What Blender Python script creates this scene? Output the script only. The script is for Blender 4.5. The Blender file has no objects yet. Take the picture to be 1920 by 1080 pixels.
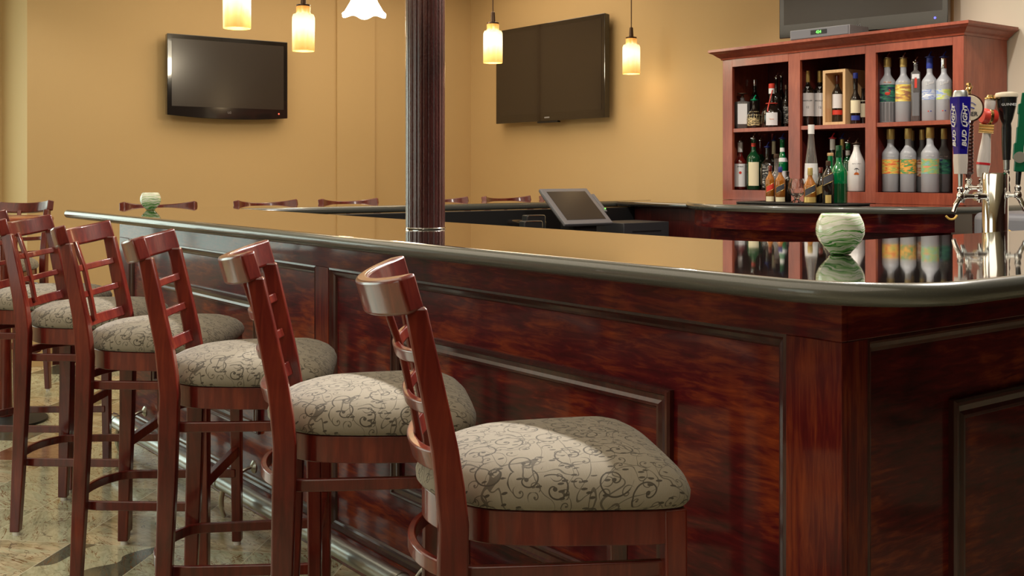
import bpy, bmesh, math, random
from mathutils import Vector, Matrix
random.seed(7)
PI = math.pi
S = bpy.context.scene
COL = S.collection

# ------------------------------------------------------------------ camera, world, lights, exposure
F, HY, YAW, EYE = 2080.0, 323.0, math.radians(37.0), 1.26
cy, sy = math.cos(YAW), math.sin(YAW)
cam_d = bpy.data.cameras.new('camera'); cam = bpy.data.objects.new('camera', cam_d); COL.objects.link(cam)
cam.location = (0, 0, EYE); cam.rotation_euler = (PI/2, 0, -YAW)
cam_d.sensor_width = 36; cam_d.lens = F/1920*36; cam_d.shift_y = -(540-HY)/1920
cam_d.clip_start = .05; cam_d.clip_end = 60
S.camera = cam
S.view_settings.view_transform = 'Standard'; S.view_settings.look = 'None'
S.view_settings.exposure = 0.0; S.view_settings.gamma = 1.0
try: S.view_settings.use_curve_mapping = False
except Exception: pass
W = bpy.data.worlds.new('world'); S.world = W; W.use_nodes = True
W.node_tree.nodes['Background'].inputs[0].default_value = (.8, .85, .8, 1)
W.node_tree.nodes['Background'].inputs[1].default_value = .25

def light(name, typ, loc, energy, color, rot=(0, 0, 0), **k):
    d = bpy.data.lights.new(name, typ); d.energy = energy; d.color = color
    for a, v in k.items(): setattr(d, a, v)
    o = bpy.data.objects.new(name, d); COL.objects.link(o); o.location = loc; o.rotation_euler = rot
    return o
def aim(o, tgt):
    o.rotation_euler = (Vector(tgt)-o.location).to_track_quat('-Z', 'Y').to_euler()
WARM, NEUT, COOL = (1, .80, .56), (1, .93, .84), (.86, 1, .93)
for y, en in ((1.35, 70), (2.6, 70), (4.1, 70)):
    l = light('bar_downlight', 'SPOT', (3.65, y, 2.84), en, NEUT, spot_size=math.radians(140), spot_blend=.4, shadow_soft_size=.035)
for y in (1.2, 2.3, 3.4):
    l = light('seat_fill_spot', 'SPOT', (3.65, y+.3, 2.84), 330, NEUT, spot_size=math.radians(66), spot_blend=.5, shadow_soft_size=.03); aim(l, (1.15, y, .8))  # extra spots added to brighten the stool seats without lighting the cabinet
light('ceiling_fill', 'AREA', (.1, 3.2, 2.83), 98, (1, .86, .68), shape='RECTANGLE', size=2.8, size_y=7.0)  # unseen warm fill lights added overhead for general brightness
light('ceiling_fill', 'AREA', (3.7, 6.3, 2.83), 36, WARM, shape='RECTANGLE', size=2.6, size_y=1.6)
light('ceiling_fill', 'AREA', (3.6, 2.9, 2.83), 12, WARM, shape='RECTANGLE', size=2.0, size_y=3.0)
l = light('wall_spot', 'SPOT', (3.75, 3.25, 2.80), 42, (1, .97, .93), spot_size=math.radians(80), spot_blend=.6, shadow_soft_size=.04)
aim(l, (5.3, 2.0, 1.8))
l = light('left_cool_fill', 'AREA', (-2.9, 3.0, 1.5), 26, COOL, shape='RECTANGLE', size=3.0, size_y=1.7); aim(l, (1.5, 3.2, .9))  # added cool fill from the left, standing apart from any window

l = light('room_downlight', 'SPOT', (1.6, 6.7, 2.80), 14, (1, .9, .75), spot_size=math.radians(130), spot_blend=.5, shadow_soft_size=.04)

# ------------------------------------------------------------------ helpers
def on_x(px, X):                      # Y of the point seen in column px on the plane X
    k = (px-960)/F; d = X/(k*cy+sy); return d*(cy-k*sy)
def dep(X, Y): return X*sy+Y*cy
def zat(py, X, Y): return EYE-(py-HY)*dep(X, Y)/F

def tag(o, label=None, cat=None, group=None, kind=None):
    if label: o['label'] = label
    if cat: o['category'] = cat
    if group: o['group'] = group
    if kind: o['kind'] = kind
    return o
def thing(name, label, cat, loc=(0, 0, 0), rz=0, group=None):
    o = bpy.data.objects.new(name, None); COL.objects.link(o); o.location = loc; o.rotation_euler = (0, 0, rz)
    o.empty_display_size = .05
    return tag(o, label, cat, group)
def obj(name, bm, mat, parent=None, bevel=0, smooth=True, seg=2, ang=35):
    bmesh.ops.recalc_face_normals(bm, faces=bm.faces)
    me = bpy.data.meshes.new(name); bm.to_mesh(me); bm.free()
    o = bpy.data.objects.new(name, me); COL.objects.link(o)
    for m in (mat if isinstance(mat, (list, tuple)) else [mat]): me.materials.append(m)
    if smooth:
        for p in me.polygons: p.use_smooth = True
        es = math.radians(ang)
        try: me.set_sharp_from_angle(angle=es)
        except Exception: pass
        for p in me.polygons:
            if len(p.vertices) > 40: p.use_smooth = False
    if bevel:
        b = o.modifiers.new('bevel', 'BEVEL'); b.width = bevel; b.segments = seg; b.limit_method = 'ANGLE'; b.angle_limit = math.radians(40)
        b.harden_normals = False
    if parent: o.parent = parent
    return o
def BM(): return bmesh.new()
def box(bm, x0, x1, y0, y1, z0, z1):
    v = [bm.verts.new((x, y, z)) for x in (x0, x1) for y in (y0, y1) for z in (z0, z1)]
    for f in ((0, 1, 3, 2), (4, 6, 7, 5), (0, 4, 5, 1), (2, 3, 7, 6), (0, 2, 6, 4), (1, 5, 7, 3)): bm.faces.new([v[i] for i in f])
    return v
def bx(x0, x1, y0, y1, z0, z1):
    b = BM(); box(b, x0, x1, y0, y1, z0, z1); return b
def lathe(bm, prof, n=32, c=(0, 0), rfun=None):
    rings = []
    for r, z in prof:
        if r < 1e-6: rings.append([bm.verts.new((c[0], c[1], z))]); continue
        ring = []
        for i in range(n):
            a = 2*PI*i/n; q = r*(rfun(a, z) if rfun else 1)
            ring.append(bm.verts.new((c[0]+q*math.cos(a), c[1]+q*math.sin(a), z)))
        rings.append(ring)
    for A, B in zip(rings, rings[1:]):
        if len(A) == 1 and len(B) == 1: continue
        for i in range(n):
            j = (i+1) % n
            if len(A) == 1: bm.faces.new((A[0], B[i], B[j]))
            elif len(B) == 1: bm.faces.new((A[i], A[j], B[0]))
            else: bm.faces.new((A[i], A[j], B[j], B[i]))
    return rings
def sweep(bm, pts, w, h, side=None, up=(0, 0, 1)):
    """rectangular bar along pts; w, h numbers or lists; w across, h along 'up'."""
    pts = [Vector(p) for p in pts]; n = len(pts)
    ws = w if isinstance(w, (list, tuple)) else [w]*n; hs = h if isinstance(h, (list, tuple)) else [h]*n
    up = Vector(up).normalized(); R = []
    for i, p in enumerate(pts):
        t = (pts[min(i+1, n-1)]-pts[max(i-1, 0)]).normalized()
        s = Vector(side).normalized() if side else t.cross(up).normalized()
        u = s.cross(t).normalized()
        a, b = s*ws[i]/2, u*hs[i]/2
        R.append([bm.verts.new(p+q) for q in (-a-b, a-b, a+b, -a+b)])
    for A, B in zip(R, R[1:]):
        for i in range(4): bm.faces.new((A[i], A[(i+1) % 4], B[(i+1) % 4], B[i]))
    bm.faces.new(R[0][::-1]); bm.faces.new(R[-1])
def tube(bm, pts, r, n=12, closed=False):
    pts = [Vector(p) for p in pts]; m = len(pts); rs = r if isinstance(r, (list, tuple)) else [r]*m
    R = []; prev = None
    for i, p in enumerate(pts):
        if closed: t = (pts[(i+1) % m]-pts[i-1]).normalized()
        else: t = (pts[min(i+1, m-1)]-pts[max(i-1, 0)]).normalized()
        if prev is None: a = t.orthogonal().normalized()
        else: a = (prev-t*prev.dot(t)).normalized()
        prev = a; b = t.cross(a)
        R.append([bm.verts.new(p+(a*math.cos(2*PI*k/n)+b*math.sin(2*PI*k/n))*rs[i]) for k in range(n)])
    L = list(zip(R, R[1:]))+([(R[-1], R[0])] if closed else [])
    for A, B in L:
        for k in range(n): bm.faces.new((A[k], A[(k+1) % n], B[(k+1) % n], B[k]))
    if not closed: bm.faces.new(R[0][::-1]); bm.faces.new(R[-1])
def smooth_pts(pts, k=6):
    P = [Vector(p) for p in pts]; out = []
    for i in range(len(P)-1):
        p0, p1, p2, p3 = P[max(i-1, 0)], P[i], P[i+1], P[min(i+2, len(P)-1)]
        for j in range(k):
            t = j/k
            out.append(.5*((2*p1)+(p2-p0)*t+(2*p0-5*p1+4*p2-p3)*t*t+(3*p1-p0-3*p2+p3)*t**3))
    out.append(P[-1]); return out
def roundpoly(corners, seg=10):
    """corners: (x, y, radius) -> list of 2D points"""
    n = len(corners); out = []
    for i in range(n):
        p = Vector(corners[i][:2]); r = corners[i][2]
        a = Vector(corners[i-1][:2])-p; b = Vector(corners[(i+1) % n][:2])-p
        if r <= 0: out.append(p); continue
        a.normalize(); b.normalize(); ang = a.angle(b); t = r/math.tan(ang/2)
        c = p+(a+b).normalized()*(r/math.sin(ang/2))
        s = p+a*t-c; e = p+b*t-c
        a0 = math.atan2(s.y, s.x); a1 = math.atan2(e.y, e.x); d = (a1-a0+PI) % (2*PI)-PI
        for k in range(seg+1):
            q = a0+d*k/seg; out.append(c+Vector((math.cos(q), math.sin(q)))*r)
    return out
def slab(bm, poly, z0, z1, nose=True, k=8):
    """slab over polygon with a bullnose edge"""
    n = len(poly); ar = sum(poly[i].x*poly[(i+1) % n].y-poly[(i+1) % n].x*poly[i].y for i in range(n))
    if ar < 0: poly = poly[::-1]
    N = []
    for i in range(n):
        a = (poly[i]-poly[i-1]); b = (poly[(i+1) % n]-poly[i])
        a = a.normalized() if a.length > 1e-7 else b.normalized(); b = b.normalized() if b.length > 1e-7 else a
        na, nb = Vector((a.y, -a.x)), Vector((b.y, -b.x)); m = (na+nb)
        m = m.normalized() if m.length > 1e-6 else na
        N.append(m/max(.5, m.dot(na)))
    r = (z1-z0)/2; rings = []
    for j in range(k+1):
        th = -PI/2+PI*j/k
        off = -r+r*math.cos(th) if nose else 0; z = (z0+z1)/2+r*math.sin(th)
        rings.append([bm.verts.new((poly[i].x+N[i].x*off, poly[i].y+N[i].y*off, z)) for i in range(n)])
        if not nose and j: pass
    for A, B in zip(rings, rings[1:]):
        for i in range(n): bm.faces.new((A[i], A[(i+1) % n], B[(i+1) % n], B[i]))
    bm.faces.new(rings[0][::-1]); bm.faces.new(rings[-1])
def prism(bm, pts, z0, z1):
    a = [bm.verts.new((p[0], p[1], z0)) for p in pts]; b = [bm.verts.new((p[0], p[1], z1)) for p in pts]; n = len(pts)
    bm.faces.new(a[::-1]); bm.faces.new(b)
    for i in range(n): bm.faces.new((a[i], a[(i+1) % n], b[(i+1) % n], b[i]))
def copy_tree(o, parent=None):
    c = o.copy(); COL.objects.link(c)
    if parent: c.parent = parent
    for ch in list(o.children): copy_tree(ch, c)
    return c
def text(name, body, size, mat, parent, loc, rot=(0, 0, 0), bend=None, sx=1, shear=0, depth=.0006, bold=0):
    """lettering mesh; local x across, y up, z outwards. bend = radius of a vertical cylinder about parent's axis (loc = (angle, z))"""
    cu = bpy.data.curves.new('t', 'FONT'); cu.body = body; cu.size = size; cu.align_x = 'CENTER'; cu.align_y = 'CENTER'
    cu.extrude = depth; cu.shear = shear; cu.offset = bold; cu.resolution_u = 2
    to = bpy.data.objects.new('t', cu); COL.objects.link(to)
    dg = bpy.context.evaluated_depsgraph_get(); dg.update()
    me = bpy.data.meshes.new_from_object(to.evaluated_get(dg)); bpy.data.objects.remove(to)
    me.name = name; me.materials.clear(); me.materials.append(mat)
    o = bpy.data.objects.new(name, me); COL.objects.link(o)
    if bend is not None:
        R = bend; a0, z0 = loc; rr = rot if isinstance(rot, (int, float)) else 0
        for v in me.vertices:
            x, y, z = v.co.x*sx, v.co.y, v.co.z
            x, y = x*math.cos(rr)-y*math.sin(rr), x*math.sin(rr)+y*math.cos(rr)
            a = a0+x/R; v.co = ((R+z)*math.cos(a), (R+z)*math.sin(a), z0+y)
    else:
        for v in me.vertices: v.co.x *= sx
        o.location = loc; o.rotation_euler = rot
    o.parent = parent
    return o

# ------------------------------------------------------------------ materials
def mat(name, color=(.5, .5, .5), rough=.5, metal=0, coat=0, spec=.5, trans=0, ior=1.45, emit=None, es=0, croughness=.05, alpha=1):
    m = bpy.data.materials.new(name); m.use_nodes = True; p = m.node_tree.nodes['Principled BSDF']
    p.inputs['Base Color'].default_value = (*color, 1); p.inputs['Roughness'].default_value = rough
    p.inputs['Metallic'].default_value = metal; p.inputs['Coat Weight'].default_value = coat; p.inputs['Coat Roughness'].default_value = croughness
    p.inputs['Specular IOR Level'].default_value = spec; p.inputs['Transmission Weight'].default_value = trans; p.inputs['IOR'].default_value = ior
    if emit: p.inputs['Emission Color'].default_value = (*emit, 1); p.inputs['Emission Strength'].default_value = es
    p.inputs['Alpha'].default_value = alpha
    return m
class NT:
    def __init__(s, m): s.t = m.node_tree; s.p = s.t.nodes['Principled BSDF']
    def n(s, typ, **k):
        x = s.t.nodes.new(typ)
        for a, v in k.items():
            if a.startswith('_'): x.inputs[a[1:].replace('_', ' ')].default_value = v
            else: setattr(x, a, v)
        return x
    def l(s, a, b): s.t.links.new(a, b)
    def math(s, op, a, b=None, c=None, clamp=False):
        x = s.t.nodes.new('ShaderNodeMath'); x.operation = op; x.use_clamp = clamp
        for i, q in enumerate((a, b, c)):
            if q is None: continue
            if isinstance(q, (int, float)): x.inputs[i].default_value = q
            else: s.l(q, x.inputs[i])
        return x.outputs[0]
    def mix(s, f, a, b, typ='MIX'):
        x = s.t.nodes.new('ShaderNodeMix'); x.data_type = 'RGBA'; x.blend_type = typ
        for i, q in ((0, f), (6, a), (7, b)):
            if isinstance(q, (int, float)): x.inputs[i].default_value = q
            elif isinstance(q, tuple): x.inputs[i].default_value = (*q, 1) if len(q) == 3 else q
            else: s.l(q, x.inputs[i])
        return x.outputs[2]
    def ramp(s, f, stops):
        x = s.t.nodes.new('ShaderNodeValToRGB'); e = x.color_ramp.elements
        while len(e) < len(stops): e.new(.5)
        for q, (p, c) in zip(e, stops): q.position = p; q.color = (*c, 1) if len(c) == 3 else c
        s.l(f, x.inputs[0]); return x.outputs[0]
    def coord(s, out='Object', scale=(1, 1, 1), rot=(0, 0, 0), loc=(0, 0, 0)):
        c = s.t.nodes.new('ShaderNodeTexCoord'); m = s.t.nodes.new('ShaderNodeMapping'); s.l(c.outputs[out], m.inputs[0])
        m.inputs['Scale'].default_value = scale; m.inputs['Rotation'].default_value = rot; m.inputs['Location'].default_value = loc
        return m.outputs[0]
    def noise(s, vec, scale, detail=3, dist=0, rough=.5):
        x = s.n('ShaderNodeTexNoise', _Scale=scale, _Detail=detail, _Distortion=dist, _Roughness=rough); s.l(vec, x.inputs['Vector']); return x.outputs[0]
    def bump(s, h, st=.2, d=.01):
        b = s.n('ShaderNodeBump', _Strength=st, _Distance=d); s.l(h, b.inputs['Height']); s.l(b.outputs[0], s.p.inputs['Normal'])

def wood(name, dark, mid, lite, grain=(14, 14, 1.2), rough=.28, coat=.6, blotch=2.5, cr=.08, bump=.0):
    m = mat(name, mid, rough, coat=coat, croughness=cr); t = NT(m)
    v = t.coord('Object', grain); g = t.noise(v, 5, 5, .6, .6)
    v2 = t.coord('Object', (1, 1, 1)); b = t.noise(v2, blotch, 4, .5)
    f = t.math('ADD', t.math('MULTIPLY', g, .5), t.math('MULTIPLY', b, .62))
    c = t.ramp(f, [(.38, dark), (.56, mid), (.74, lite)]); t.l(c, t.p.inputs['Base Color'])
    if bump: t.bump(g, bump, .002)
    return m
M = {}
M['stool'] = wood('mahogany_stool_wood', (.045, .0040, .0035), (.118, .0125, .0085), (.22, .036, .016), grain=(10, 10, 1.1), rough=.32, coat=.7, cr=.12)
M['bar'] = wood('dark_mahogany_bar_wood', (.017, .0004, .0022), (.092, .0032, .0060), (.29, .050, .010), grain=(2.0, 2.0, 14), rough=.45, coat=.45, blotch=3.6, cr=.08, bump=.2)  # bar and stile colours carry red and dark blotches imitating mottled reflections
M['barv'] = wood('dark_mahogany_stile_wood', (.022, .0008, .0022), (.10, .0065, .0060), (.26, .048, .013), grain=(14, 14, 1.2), rough=.4, coat=.4, blotch=2.6, cr=.12, bump=.2)
M['molding'] = wood('dark_molding_wood', (.02, .004, .004), (.045, .007, .007), (.09, .017, .012), rough=.3, coat=.5, cr=.1)
M['cherry'] = wood('cherry_cabinet_wood', (.19, .036, .018), (.29, .060, .030), (.40, .10, .05), grain=(9, 9, 1.2), rough=.35, coat=.35, cr=.2)
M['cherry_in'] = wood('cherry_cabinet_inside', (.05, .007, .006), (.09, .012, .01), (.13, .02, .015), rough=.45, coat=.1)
M['pine'] = wood('pale_pine_box', (.50, .29, .13), (.62, .39, .19), (.72, .48, .26), rough=.5, coat=.1)

def wall_mat(name, c):
    m = mat(name, c, .62, spec=.3); t = NT(m)
    v = t.coord('Object'); n1 = t.noise(v, .8, 4, .2)
    t.l(t.mix(t.math('MULTIPLY', n1, .22), c, tuple(x*.86 for x in c)), t.p.inputs['Base Color'])
    t.bump(t.noise(v, 240, 2), .06, .002); return m
M['wall'] = wall_mat('tan_wall_paint', (.60, .425, .215))
M['wall_pale'] = wall_mat('lit_wall_tone', (.78, .69, .55))  # paler copy of the wall colour, standing in for cool light on it
M['ceil'] = mat('ceiling_paint', (.72, .66, .55), .8)

def floor_mat():
    m = mat('marble_tile_floor', (.4, .38, .28), .12, coat=.3, croughness=.05); t = NT(m)
    T = .325
    v = t.coord('Object', (1, 1, 1), (0, 0, math.radians(45)), (.06, .05, 0))
    sp = t.n('ShaderNodeSeparateXYZ'); t.l(v, sp.inputs[0])
    u, w = t.math('DIVIDE', sp.outputs[0], T), t.math('DIVIDE', sp.outputs[1], T)
    iu, iw = t.math('FLOOR', u), t.math('FLOOR', w)
    fu, fw = t.math('FRACT', u), t.math('FRACT', w)
    eu = t.math('MINIMUM', fu, t.math('SUBTRACT', 1, fu)); ew = t.math('MINIMUM', fw, t.math('SUBTRACT', 1, fw))
    grout = t.math('LESS_THAN', t.math('MINIMUM', eu, ew), .0065)
    cb = t.n('ShaderNodeCombineXYZ'); t.l(iu, cb.inputs[0]); t.l(iw, cb.inputs[1])
    wn = t.n('ShaderNodeTexWhiteNoise', noise_dimensions='3D'); t.l(cb.outputs[0], wn.inputs['Vector'])
    rv = wn.outputs['Value']; rc = wn.outputs['Color']
    # veins: per-tile shifted, rotated stretched noise
    sc = t.n('ShaderNodeVectorMath', operation='SCALE'); t.l(rc, sc.inputs[0]); sc.inputs['Scale'].default_value = 30
    rot = t.n('ShaderNodeVectorRotate', rotation_type='Z_AXIS'); t.l(v, rot.inputs['Vector']); t.l(t.math('ADD', t.math('MULTIPLY', rv, 1.1), .1), rot.inputs['Angle'])
    ad = t.n('ShaderNodeVectorMath', operation='ADD'); t.l(rot.outputs[0], ad.inputs[0]); t.l(sc.outputs[0], ad.inputs[1])
    mp = t.n('ShaderNodeMapping'); t.l(ad.outputs[0], mp.inputs[0]); mp.inputs['Scale'].default_value = (1.6, 6.5, 1)
    a = t.noise(mp.outputs[0], 2.2, 6, 1.1, .62); b = t.noise(mp.outputs[0], 7, 5, 1.8, .6); c3 = t.noise(ad.outputs[0], 1.7, 3, .5)
    base = t.ramp(a, [(.30, (.26, .21, .12)), (.42, (.58, .50, .33)), (.52, (.82, .73, .52)), (.62, (.66, .68, .49)), (.75, (.88, .83, .64))])
    base = t.mix(t.math('MULTIPLY', b, .4), base, (.36, .25, .11))
    mot = t.noise(ad.outputs[0], 3.2, 5, .9, .65)
    base = t.mix(t.math('MULTIPLY', t.ramp(mot, [(.46, (0, 0, 0)), (.66, (1, 1, 1))]), .75), base, (.17, .165, .085))
    green = t.math('GREATER_THAN', rv, .50)
    base = t.mix(t.math('MULTIPLY', green, .55), base, t.ramp(b, [(.35, (.33, .38, .26)), (.6, (.64, .71, .53))]))
    red = t.math('LESS_THAN', rv, .06)
    base = t.mix(t.math('MULTIPLY', red, .8), base, t.ramp(a, [(.4, (.20, .055, .03)), (.62, (.27, .09, .05)), (.68, (.6, .52, .38))]))
    dk = t.math('MULTIPLY', t.math('LESS_THAN', t.math('ABSOLUTE', t.math('SUBTRACT', rv, .80)), .035), t.math('GREATER_THAN', c3, .46))
    base = t.mix(t.math('MULTIPLY', dk, .85), base, (.03, .04, .035))
    # thin cracks
    vo = t.noise(mp.outputs[0], 1.9, 4, 2.2, .5)
    cr = t.math('LESS_THAN', t.math('ABSOLUTE', t.math('SUBTRACT', vo, .52)), .008)
    vo2 = t.noise(ad.outputs[0], 4.0, 3, 2.5, .5)
    cr2 = t.math('LESS_THAN', t.math('ABSOLUTE', t.math('SUBTRACT', vo2, .45)), .005)
    base = t.mix(t.math('MULTIPLY', cr, .85), base, (.20, .085, .02))
    base = t.mix(t.math('MULTIPLY', cr2, .6), base, (.05, .035, .02))
    base = t.mix(t.math('MULTIPLY', grout, .8), base, (.62, .60, .46))
    t.l(base, t.p.inputs['Base Color'])
    t.l(t.math('ADD', t.math('MULTIPLY', grout, .3), t.math('ADD', .09, t.math('MULTIPLY', b, .12))), t.p.inputs['Roughness'])
    return m
M['floor'] = floor_mat()

def counter_mat(name, base, r, coat):
    m = mat(name, base, r, coat=coat, croughness=.03, spec=.6); t = NT(m)
    v = t.coord('Object'); n1 = t.noise(v, 420, 2)
    sp = t.math('GREATER_THAN', n1, .68)
    t.l(t.mix(t.math('MULTIPLY', sp, .5), base, (.16, .15, .14)), t.p.inputs['Base Color']); return m
M['counter'] = counter_mat('black_polished_stone', (.018, .017, .017), .06, 1.0); M['counter'].node_tree.nodes['Principled BSDF'].inputs['IOR'].default_value = 1.9
M['nose'] = counter_mat('sheen_stone_edge', (.075, .078, .068), .26, .45)  # same stone, greyed in its colour to imitate reflections along the edge
M['black'] = mat('matt_black', (.012, .012, .013), .5)
M['black_in'] = mat('black_underbar', (.006, .006, .007), .6)
M['tvblack'] = mat('gloss_black_plastic', (.012, .010, .010), .12, coat=.8)
M['screen'] = mat('television_screen_glass', (.030, .022, .018), .30, coat=.5, croughness=.18)
M['screen2'] = mat('glossy_screen_glass', (.022, .017, .015), .1, coat=.6, croughness=.06)
M['grey'] = mat('grey_plastic', (.16, .16, .18), .45)
M['greylt'] = mat('light_grey_plastic', (.28, .28, .30), .4)
M['posscreen'] = mat('till_screen', (.025, .022, .024), .3)
M['chrome'] = mat('chrome', (.85, .85, .86), .07, 1)
M['steel'] = mat('brushed_steel', (.60, .64, .63), .34, 1)
M['bracket'] = mat('bracket_metal', (.55, .56, .50), .3, 1)
M['bronze'] = mat('dark_bronze', (.10, .06, .04), .4, .7)
M['gold'] = mat('brass', (.75, .50, .20), .22, 1)
M['goldcap'] = mat('gold_foil_cap', (.70, .50, .17), .35, .5)
M['white'] = mat('white_plastic', (.78, .76, .74), .35, coat=.3)
M['paper'] = mat('white_paper_label', (.74, .73, .74), .6)
M['cream'] = mat('cream_paper_label', (.78, .70, .48), .6)
M['red'] = mat('red_print', (.62, .05, .03), .4)
M['ink'] = mat('dark_ink', (.05, .05, .06), .6)
M['orange'] = mat('orange_print', (.85, .25, .05), .5)
M['blue'] = mat('blue_print', (.03, .05, .30), .4)
M['green'] = mat('green_plastic', (.0, .28, .12), .3)
M['bluepl'] = mat('blue_plastic', (.02, .03, .18), .3)
M['redpl'] = mat('red_plastic', (.6, .02, .03), .3)
M['yellow'] = mat('yellow_hose', (.65, .42, .10), .45)
M['led_g'] = mat('green_led', (.05, .3, .05), .5, emit=(.15, 1, .1), es=3)
M['led_b'] = mat('blue_led', (.05, .05, .3), .5, emit=(.1, .1, 1), es=3)
M['led_r'] = mat('red_led', (.3, .05, .05), .5, emit=(1, .1, .05), es=2)
M['dkglass'] = mat('dark_bottle_glass', (.012, .008, .006), .07, coat=.7)
M['grglass'] = mat('green_bottle_glass', (.0, .14, .04), .06, coat=.8)
M['grdark'] = mat('dark_green_bottle_glass', (.004, .05, .016), .07, coat=.8)
M['brglass'] = mat('amber_whisky_glass', (.30, .10, .012), .06, coat=.8)
M['ruby'] = mat('ruby_bottle_glass', (.10, .008, .006), .07, coat=.8)
M['frost'] = mat('frosted_glass', (.50, .51, .54), .38, coat=.25, croughness=.3, trans=.25)
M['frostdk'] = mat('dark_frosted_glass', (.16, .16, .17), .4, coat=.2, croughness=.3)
M['clear'] = mat('clear_glass', (.95, .95, .95), .02, trans=1, ior=1.45)
M['clearsm'] = mat('smoky_clear_glass', (.30, .28, .27), .05, trans=.65, ior=1.45, coat=.5)
M['tapblue'] = mat('blue_tap_handle', (.015, .01, .26), .15, coat=.8)
M['tapwhite'] = mat('white_tap_handle', (.70, .64, .60), .2, coat=.6)
M['tapgreen'] = mat('green_tap_handle', (.0, .13, .06), .18, coat=.8)
M['tapblack'] = mat('black_tap_handle', (.012, .012, .012), .25, coat=.4)
M['tapbrown'] = mat('brown_tap_handle', (.06, .015, .012), .2, coat=.7)
M['tapcream'] = mat('cream_foam', (.75, .65, .50), .35)
M['fanglass'] = mat('lit_fan_glass', (.9, .88, .8), .4, emit=(1, .93, .80), es=3.2)
M['fanblade'] = mat('white_fan_blade', (.75, .68, .55), .5)
M['window'] = mat('daylight_window', (.6, .7, .65), .3, emit=(.80, .95, .86), es=3.2)
M['tablered'] = wood('red_table_wood', (.20, .045, .02), (.32, .08, .035), (.42, .12, .06), grain=(2, 10, 2), rough=.3, coat=.5)

def fabric():
    m = mat('scroll_fabric', (.3, .28, .2), .85, spec=.2); t = NT(m)
    v = t.coord('UV'); col0 = t.mix(t.noise(v, 3, 2), (.185, .160, .118), (.225, .20, .15))
    wv = t.n('ShaderNodeTexWave', bands_direction='X', _Scale=160, _Distortion=3, _Detail=2); t.l(v, wv.inputs['Vector'])
    wv2 = t.n('ShaderNodeTexNoise', _Scale=1, _Detail=1); t.l(t.coord('UV', (900, 60, 1)), wv2.inputs['Vector'])
    weave = t.math('ADD', t.math('MULTIPLY', wv.outputs[1], .10), t.math('MULTIPLY', wv2.outputs[0], .25))
    base = t.mix(weave, col0, (.38, .34, .29))
    def layer(scale, arms, width, off, rmax):
        ve = t.coord('UV', (scale, scale, 1), (0, 0, off), (off*3, off, 0))
        wn = t.n('ShaderNodeTexNoise', _Scale=1.5, _Detail=1); t.l(ve, wn.inputs['Vector'])
        vo = t.n('ShaderNodeTexVoronoi', voronoi_dimensions='2D', _Scale=1.0, _Randomness=.72); t.l(ve, vo.inputs['Vector'])
        sb = t.n('ShaderNodeVectorMath', operation='SUBTRACT'); t.l(ve, sb.inputs[0]); t.l(vo.outputs['Position'], sb.inputs[1])
        sp = t.n('ShaderNodeSeparateXYZ'); t.l(sb.outputs[0], sp.inputs[0])
        r = t.math('SQRT', t.math('ADD', t.math('MULTIPLY', sp.outputs[0], sp.outputs[0]), t.math('MULTIPLY', sp.outputs[1], sp.outputs[1])))
        sc = t.n('ShaderNodeSeparateColor'); t.l(vo.outputs['Color'], sc.inputs[0])
        sg = t.math('SUBTRACT', t.math('MULTIPLY', t.math('GREATER_THAN', sc.outputs[0], .5), 2), 1)
        th = t.math('MULTIPLY', t.math('ARCTAN2', sp.outputs[1], sp.outputs[0]), 1/(2*PI))
        ph = t.math('ADD', t.math('MULTIPLY', r, arms), t.math('ADD', t.math('MULTIPLY', th, sg), sc.outputs[1]))
        fr = t.math('ABSOLUTE', t.math('SUBTRACT', t.math('FRACT', ph), .5))
        line = t.math('LESS_THAN', fr, width*arms)
        keep = t.math('MULTIPLY', t.math('LESS_THAN', r, rmax), t.math('GREATER_THAN', r, .05))
        dot = t.math('LESS_THAN', r, .055)
        return t.math('MAXIMUM', t.math('MULTIPLY', line, keep), dot), r
    a, ra = layer(14, 2.9, .020, .4, .47)
    b, rb = layer(26, 2.9, .026, 1.3, .33)
    # vine lines
    def vine(scale, dist, w, off):
        ve = t.coord('UV', (scale, scale*.8, 1), (0, 0, off), (off, 2*off, 0)); nz = t.noise(ve, 1, 1, dist, .3)
        g = t.math('ABSOLUTE', t.math('SUBTRACT', nz, .5)); return t.math('LESS_THAN', g, w)
    vn = t.math('MAXIMUM', vine(17, .6, .0075, .9), vine(12, .9, .006, 2.2))
    # leaves: small stretched cells
    ve = t.coord('UV', (60, 150, 1), (0, 0, .6)); vo = t.n('ShaderNodeTexVoronoi', voronoi_dimensions='2D', _Scale=1, _Randomness=1); t.l(ve, vo.inputs['Vector'])
    sc = t.n('ShaderNodeSeparateColor'); t.l(vo.outputs['Color'], sc.inputs[0])
    leaf = t.math('MULTIPLY', t.math('LESS_THAN', vo.outputs['Distance'], .34), t.math('GREATER_THAN', sc.outputs[0], .86))
    pat = t.math('MAXIMUM', t.math('MAXIMUM', a, t.math('MULTIPLY', b, .85)), t.math('MAXIMUM', t.math('MULTIPLY', vn, .8), leaf))
    c = t.mix(t.math('MULTIPLY', pat, .88), base, (.035, .028, .020)); t.l(c, t.p.inputs['Base Color'])
    t.bump(weave, .25, .002)
    t.p.inputs['Sheen Weight'].default_value = .25
    return m
M['fabric'] = fabric()

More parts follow.
